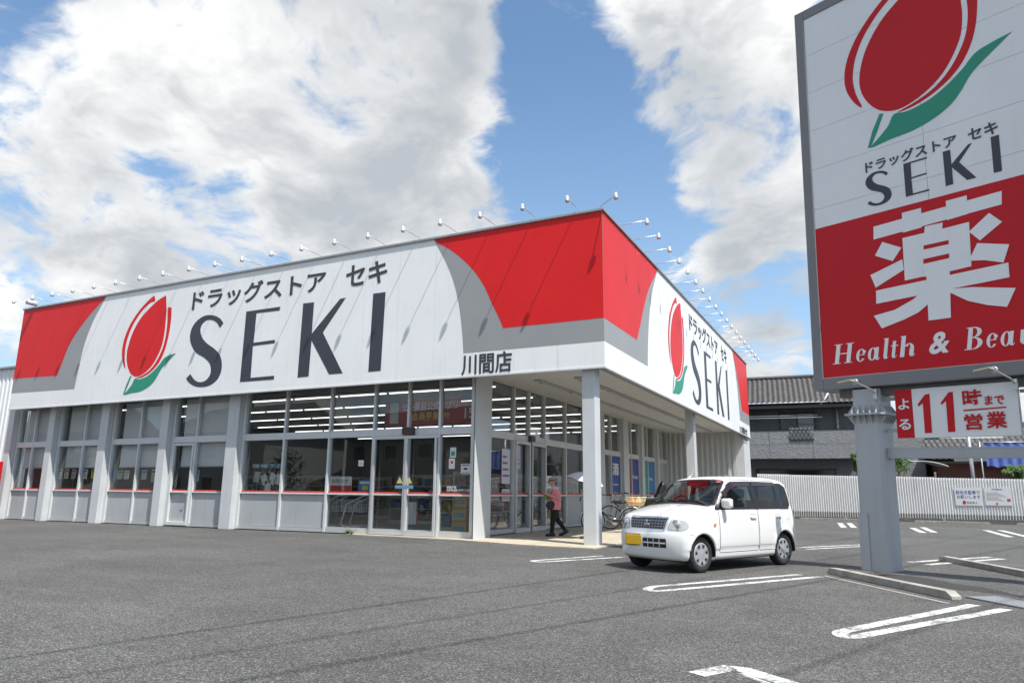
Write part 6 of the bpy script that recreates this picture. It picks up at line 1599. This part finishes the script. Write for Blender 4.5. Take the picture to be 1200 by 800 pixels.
dp = MB(); x = P0.px(981, 490)[0]; dp.tube([(x, -.12, zfl), (x, -.12, P0.px(981, 478)[1])], .07, 8); dp.build('downpipe', M_lampw, house, True)
# laundry poles
for k, (yy, a, b) in enumerate(((486, 876, 958), (489, 876, 964))):
    z_ = P1.px(930, yy)[1]; MB().tube([(P1.px(a, yy)[0]-3, -.9-.3*k, z_), (P1.px(b, yy)[0], -.9-.3*k, z_)], .03, 6).build('laundry_pole', M_lampw, house, True)
for a in (884, 949): x = P1.px(a, 488)[0]; MB().tube([(x, -.02, zr_+.9), (x, -1.25, zr_+.75)], .025, 6).build('pole_bracket', M_trim, house)
# ground floor window
a, b = P0.px(886, 553)[0], P0.px(980, 553)[0]; z0_, z1_w = P0.px(930, 575)[1], P0.px(930, 549)[1]
gw = MB(); gw.box((a, -.06, z1_w-.1), (b, -.0, z1_w)); gw.box((a, -.06, .9), (a+.1, 0, z1_w-.1)); gw.box((b-.1, -.06, .9), (b, 0, z1_w-.1)); gwo = gw.build('window', M_trim, house)
box('pane', (a+.1, -.04, .9), (b-.1, -.03, z1_w-.1), mat('dark_window', (.01, .012, .014), .08), gwo, local=True)
# tiled roof: courses of S-shaped tiles
def tile_roof(name, x0_, x1_, y0_, z0_, y1_, z1_, parent, hip=0., pw=.32, courses=9):
    nx = int((x1_-x0_)/pw)*6; v = []; f = []
    for r_ in range(courses):
        for e in (0, 1):
            t = (r_+e)/courses; lift = .17*(1-e)
            for i in range(nx+1):
                fr = i/nx; x = x0_+(x1_-x0_)*fr; hx = hip*t
                x = min(max(x, x0_), x1_-hx)
                v.append((x, y0_+(y1_-y0_)*t, z0_+(z1_-z0_)*t+lift+.032*math.sin(2*math.pi*i/6)))
    for r_ in range(courses):
        b0 = (2*r_)*(nx+1); b1 = (2*r_+1)*(nx+1)
        for i in range(nx): f.append((b0+i, b0+i+1, b1+i+1, b1+i))
        if r_:
            c0 = (2*r_-1)*(nx+1)
            for i in range(nx): f.append((c0+i, c0+i+1, b0+i+1, b0+i))
    o = newmesh(name, v, f, M_tile, parent, True); o['kind'] = 'stuff'; return o
zrid = P0.px(915, 454)[1]+.9
xR = P2.px(1012, 473)[0]
tile_roof('roof_tiles', xl-.5, P0.px(968, 470)[0], -1.5, zev, 2.2, zrid, house, courses=9)
MB().tube([(xl-.5, 2.25, zrid+.1), (P0.px(965, 455)[0], 2.25, zrid+.1)], .14, 8).build('ridge', M_tile, house, True)
tile_roof('roof_tiles', P0.px(969, 470)[0], P0.px(1062, 470)[0], -.9, zev+.0, 2.2, zrid-.15, house, hip=1.6, courses=9)
MB().tube([(P0.px(964, 467)[0], -1.3, zev+.25), (P0.px(985, 455)[0], 2.2, zrid-.05)], .07, 6).build('hip_ridge', M_galv, house, True)
box('fascia_board', (xl-.5, -1.5, zev-.22), (xR+.6, -1.4, zev-.02), M_trim, house, local=True)
box('eaves', (xl-.5, -1.39, zev-.12), (xR+.5, .0, zev-.06), M_trim, house, local=True)
box('gable_wall', (xl, 6.01, 0), (P0.px(1062, 470)[0]-.6, 6.2, zev), M_hwall, house, local=True)

# second house: beige wall, dark roof, red-brown lower wing
h2 = thing('house', 'low red-brown house with dark tiled roof and beige upper wall at the right edge', 'house', HO+hU*17); h2.rotation_euler = (0, 0, HAZ)
D = HP(0); o2 = 17
def H2(px, py): u, v = D.px(px, py); return u-o2, v
xa, _ = H2(1098, 545); xb = H2(1192, 545)[0]+14; zt_ = H2(1140, 541)[1]
box('wall', (xa, 0, 0), (xb, 5, zt_), mat('redbrown_wall', (.15, .060, .048), .8, var=.1, vscale=2), h2, local=True)
tile_roof('roof_tiles', xa-.5, xb, -.8, zt_, 3.0, zt_+1.6, h2, courses=6)
box('gutter', (xa-.5, -.92, zt_-.12), (xb, -.81, zt_), M_trim, h2, local=True)
xc, zc0 = H2(1086, 528); xd, zc1 = H2(1128, 505)
box('upper_wall', (xc, 3.1, 0), (xd, 8, zc1), mat('beige_wall', (.42, .39, .30), .85), h2, local=True)
box('upper_window', (xc+.5, 3.04, zc0+.35), (xd-.7, 3.09, zc0+1.0), mat('dark_window', (.01, .012, .014), .08), h2, local=True)
box('upper_wall', (xd+.02, 3.6, 0), (xd+3.2, 8, zc1-.2), mat('grey_wall', (.30, .30, .29), .85), h2, local=True)
tile_roof('roof_tiles', xd+3.0, xb, 2.4, zc0+.2, 6, zc0+2.2, h2, courses=6)
# carport
cp = thing('carport', 'carport with a curved pale grey roof behind the fence', 'carport', HO+hU*(D.px(1076, 550)[0])+hN*2.5); cp.rotation_euler = (0, 0, HAZ)
D25 = HP(2.5); cu = D25.px(1076, 550)[0]; w_ = D25.px(1096, 550)[0]-cu; z0_ = D25.px(1076, 556)[1]; z1_c = D25.px(1076, 541)[1]
v = []; f = []; n = 10
for k in range(n+1):
    t = k/n; x = w_*(2*t-1); z = z0_+.15+(z1_c-z0_-.15)*math.sin(math.pi*(.12+.5*(1-t)+.0))**.7
    v += [(x, -1.5, z), (x, 2.5, z+.2), (x, -1.5, z-.06), (x, 2.5, z+.14)]
for k in range(n): a = 4*k; f += [(a, a+4, a+5, a+1), (a+2, a+3, a+7, a+6), (a, a+2, a+6, a+4), (a+1, a+5, a+7, a+3)]
newmesh('roof', v, f, mat('carport_roof', (.34, .35, .35), .4), cp, True)
for s_ in (-.9, .9): box('post', (s_*w_-.05, 1.9, 0), (s_*w_+.05, 2.0, z0_+.2), M_alu, cp, local=True)
# blue sheet hung out to dry on a pole
D4 = HP(1.2); su0_, sv0 = D4.px(1157, 546.5); su1_, sv1 = D4.px(1200, 518)
bs = thing('blue_sheet', 'blue sheet hanging behind the fence at the right edge', 'cloth', HO+hU*su0_+hN*1.2+Vector((0, 0, sv0))); bs.rotation_euler = (0, 0, HAZ)
n = 24; v = []; W_ = su1_-su0_
for k in range(n+1): x = W_*k/n; v += [(x, .06*math.sin(k*1.1), .05*math.sin(k*.7)), (x, .03*math.sin(k*1.1+.4), sv1-sv0)]
newmesh('cloth', v, [(2*k, 2*k+2, 2*k+3, 2*k+1) for k in range(n)], mat('sheet_blue', (.10, .16, .46), .8, var=.2, vscale=3), bs, True)
MB().tube([(-.3, 0, sv1-sv0+.02), (W_+.5, 0, sv1-sv0+.02)], .03, 6).build('rail', M_galv, bs, True)
for x in (-.25, W_+.4): MB().tube([(x, 0, -sv0), (x, 0, sv1-sv0+.05)], .035, 6).build('upright', M_galv, bs, True)
# steel post
sp_ = D25.px(1140, 556); st = thing('steel_post', 'slim galvanised steel post standing behind the fence', 'post', HO+hU*sp_[0]+hN*2.5)
MB().lathe([(.10, 0), (.10, D25.px(1140, 498)[1]), (.0, D25.px(1140, 498)[1]+.03)], 10).build('shaft', M_galv, st, True)
MB().box((-.09, -.09, 3.0), (.09, .09, 3.4)).build('collar', M_galv, st); MB().box((-.2, -.2, 0), (.2, .2, .12)).build('footing', M_concrete, st)

# ---- shrubs
M_leaf = [mat('leaf_%d' % i, c_, .6, var=.2, vscale=3) for i, c_ in enumerate([(.055, .13, .022), (.085, .18, .03), (.035, .085, .018)])]
def shrub(label, base, rx, rz, zc, n, seed, cat='shrub', name='shrub', group=None):
    rr = random.Random(seed); t = thing(name, label, cat, base, 0, group); m = MB(); lumps = [(rr.uniform(-.6, .6)*rx, rr.uniform(-.6, .6)*rx, zc+rr.uniform(-.6, .6)*rz, rr.uniform(.3, .55)) for _ in range(12)]
    for _ in range(n):
        lx, ly, lz, lr = rr.choice(lumps); d = Vector((rr.gauss(0, 1), rr.gauss(0, 1), rr.gauss(0, 1))).normalized()*rr.uniform(.5, 1.05)
        p = Vector((lx+d.x*rx*lr, ly+d.y*rx*lr, lz+d.z*rz*lr)); s_ = rr.uniform(.05, .10)*max(.8, rx)
        a = Vector((rr.gauss(0, 1), rr.gauss(0, 1), rr.gauss(0, .6))).normalized(); b = a.orthogonal().normalized(); m.mi = rr.randrange(3)
        m.F([m.P(p-a*s_), m.P(p+b*s_*.5), m.P(p+a*s_), m.P(p-b*s_*.5)])
    o = m.build('foliage', M_leaf, t); o['kind'] = 'stuff'
    tr = MB()
    for k in range(4): tr.tube([(0, 0, 0), (rr.uniform(-.2, .2)*rx, rr.uniform(-.2, .2)*rx, zc*.6), (rr.uniform(-.6, .6)*rx, rr.uniform(-.6, .6)*rx, zc+rz*.3)], [.05, .035, .012], 6)
    tr.build('trunk', mat('bark', (.09, .065, .045), .9), t, True); return t
def hb_(px, py, n_): u, v = HP(n_).px(px, py); return HO+hU*u+hN*n_, v
for k, (px, py, r_, h_, lb) in enumerate([(1053, 545, .65, .75, 'light green shrub behind the fence just right of the pylon pole'), (1004, 541, .32, .6, 'small green plant beside the balcony left of the pylon pole'), (1187, 552, .6, .45, 'green shrub behind the fence below the blue sheet')]):
    p, zc = hb_(px, py, 5.0); shrub(lb, (p.x, p.y, 0), r_, h_, zc, 1400, k, group='shrubs behind the fence')
# weeds at the foot of the front wall
for k, px in enumerate((409, 413)):
    p = on_y(px, 625, YW-.45); rr = random.Random(k); t = thing('weed', ['left small yellow-green weed at the foot of the front glass', 'right small yellow-green weed at the foot of the front glass'][k], 'weed', (p.x, YW-.5, .025)); m = MB()
    for _ in range(26):
        a = rr.uniform(0, 6.28); l = rr.uniform(.08, .2); e = Vector((math.cos(a)*l, math.sin(a)*l*.6, rr.uniform(.04, .16))); s_ = Vector((-math.sin(a), math.cos(a), 0))*.014
        m.F([m.P((0, 0, 0)), m.P(e*.6+s_), m.P(e), m.P(e*.6-s_)])
    o = m.build('leaves', M_leaf[1], t)

# ================================================================== ACROSS THE STREET (behind the viewer; mirrored in the shop glass)
M_kaw = mat('far_roof', (.09, .085, .085), .6)
def far_house(loc, rz, wd, dp_, h, rh, col, label):
    t = thing('house', label, 'house', loc, rz, 'houses across the street'); m_ = mat('far_wall_%.2f' % col[0], col, .85)
    box('wall', (-wd/2, -dp_/2, 0), (wd/2, dp_/2, h), m_, t, local=True)
    MB().prism([(-wd/2-.6, -dp_/2-.7, h), (-wd/2-.6, dp_/2+.7, h), (-wd/2-.6, 0, h+rh)], (wd+1.2, 0, 0)).build('roof', M_kaw, t)
    for k in range(3):
        for z_ in (1.0, 3.7):
            w1 = box('window', (-wd/2+1+k*wd/3, dp_/2+.01, z_), (-wd/2+2.6+k*wd/3, dp_/2+.07, z_+1.3), M_alu, t, local=True); box('pane', (-wd/2+1.08+k*wd/3, dp_/2+.071, z_+.08), (-wd/2+2.52+k*wd/3, dp_/2+.08, z_+1.22), mat('dark_window', (.01, .012, .014), .08), w1, local=True)
far_house((-34, -19, 0), R(12), 12, 8, 5.6, 2.6, (.34, .32, .28), 'beige gabled house across the street mirrored in the door glass')
far_house((-50, -15, 0), R(5), 13, 9, 6.0, 2.8, (.40, .40, .38), 'white gabled house across the street mirrored in the middle bays')
far_house((-68, -9, 0), R(-6), 13, 9, 5.8, 3.0, (.30, .29, .28), 'grey gabled house across the street mirrored in the left bays')
far_house((-18, -24, 0), R(16), 11, 8, 5.6, 2.6, (.26, .24, .22), 'brown gabled house across the street mirrored beside the corner pier')
far_house((30, 46, 0), R(200), 12, 9, 6.0, 2.8, (.36, .35, .33), 'grey house beyond the fence mirrored in the side glass')
for k, (x, y, r_, h_) in enumerate([(-26, -14, 1.6, 1.8), (-42, -10, 2.0, 2.0), (-60, -5, 1.8, 1.7)]):
    shrub(['round dark tree by the road mirrored in the doors', 'round dark tree by the road mirrored in the middle bays', 'round dark tree by the road mirrored in the left bays'][k], (x, y, 0), r_, h_, 2.8, 900, 40+k, 'tree', 'tree', 'trees along the road')
# a dark car of the same kind parked across the lot, mirrored in the doors
M_cdark = mat('car_paint_dark', (.03, .032, .036), .25, coat=.6)
car2 = copy_tree(carw); car2.location = (-22.5, -1.5, 0); car2.rotation_euler = (0, 0, R(100)); car2['label'] = 'dark boxy car across the car park mirrored in the door glass'; car2.name = 'parked_car'
def repaint(o):
    for c_ in o.children:
        if c_.type == 'MESH':
            for i, s_ in enumerate(c_.material_slots):
                if s_.material == M_cwhite: s_.link = 'OBJECT'; s_.material = M_cdark
        repaint(c_)
repaint(car2)
# overhead cables on poles beyond the right edge; their shadows cross the asphalt
for k, (a, b) in enumerate((((0, 772), (600, 687)), ((50, 797), (600, 712)), ((280, 797), (831, 703)), ((923, 788), (1000, 763)))):
    A, Bp = on_z(*a), on_z(*b); d = (Bp-A).normalized(); o_ = SUN*(10/SUN.z); p0 = A-d*38+o_; p1 = A+d*26+o_
    t = thing('overhead_cable', ['first', 'second', 'third', 'fourth'][k]+' overhead cable from the road, its thin shadow lies on the asphalt', 'cable', (p0.x, p0.y, p0.z), 0, 'overhead cables')
    MB().tube([(0, 0, 0), tuple(p1-p0)], .020 if k in (0, 2) else .015, 6).build('wire', M_black, t); MB().lathe([(.03, -.1), (.05, 0), (.03, .1)], 8).build('insulator', M_lampw, t)
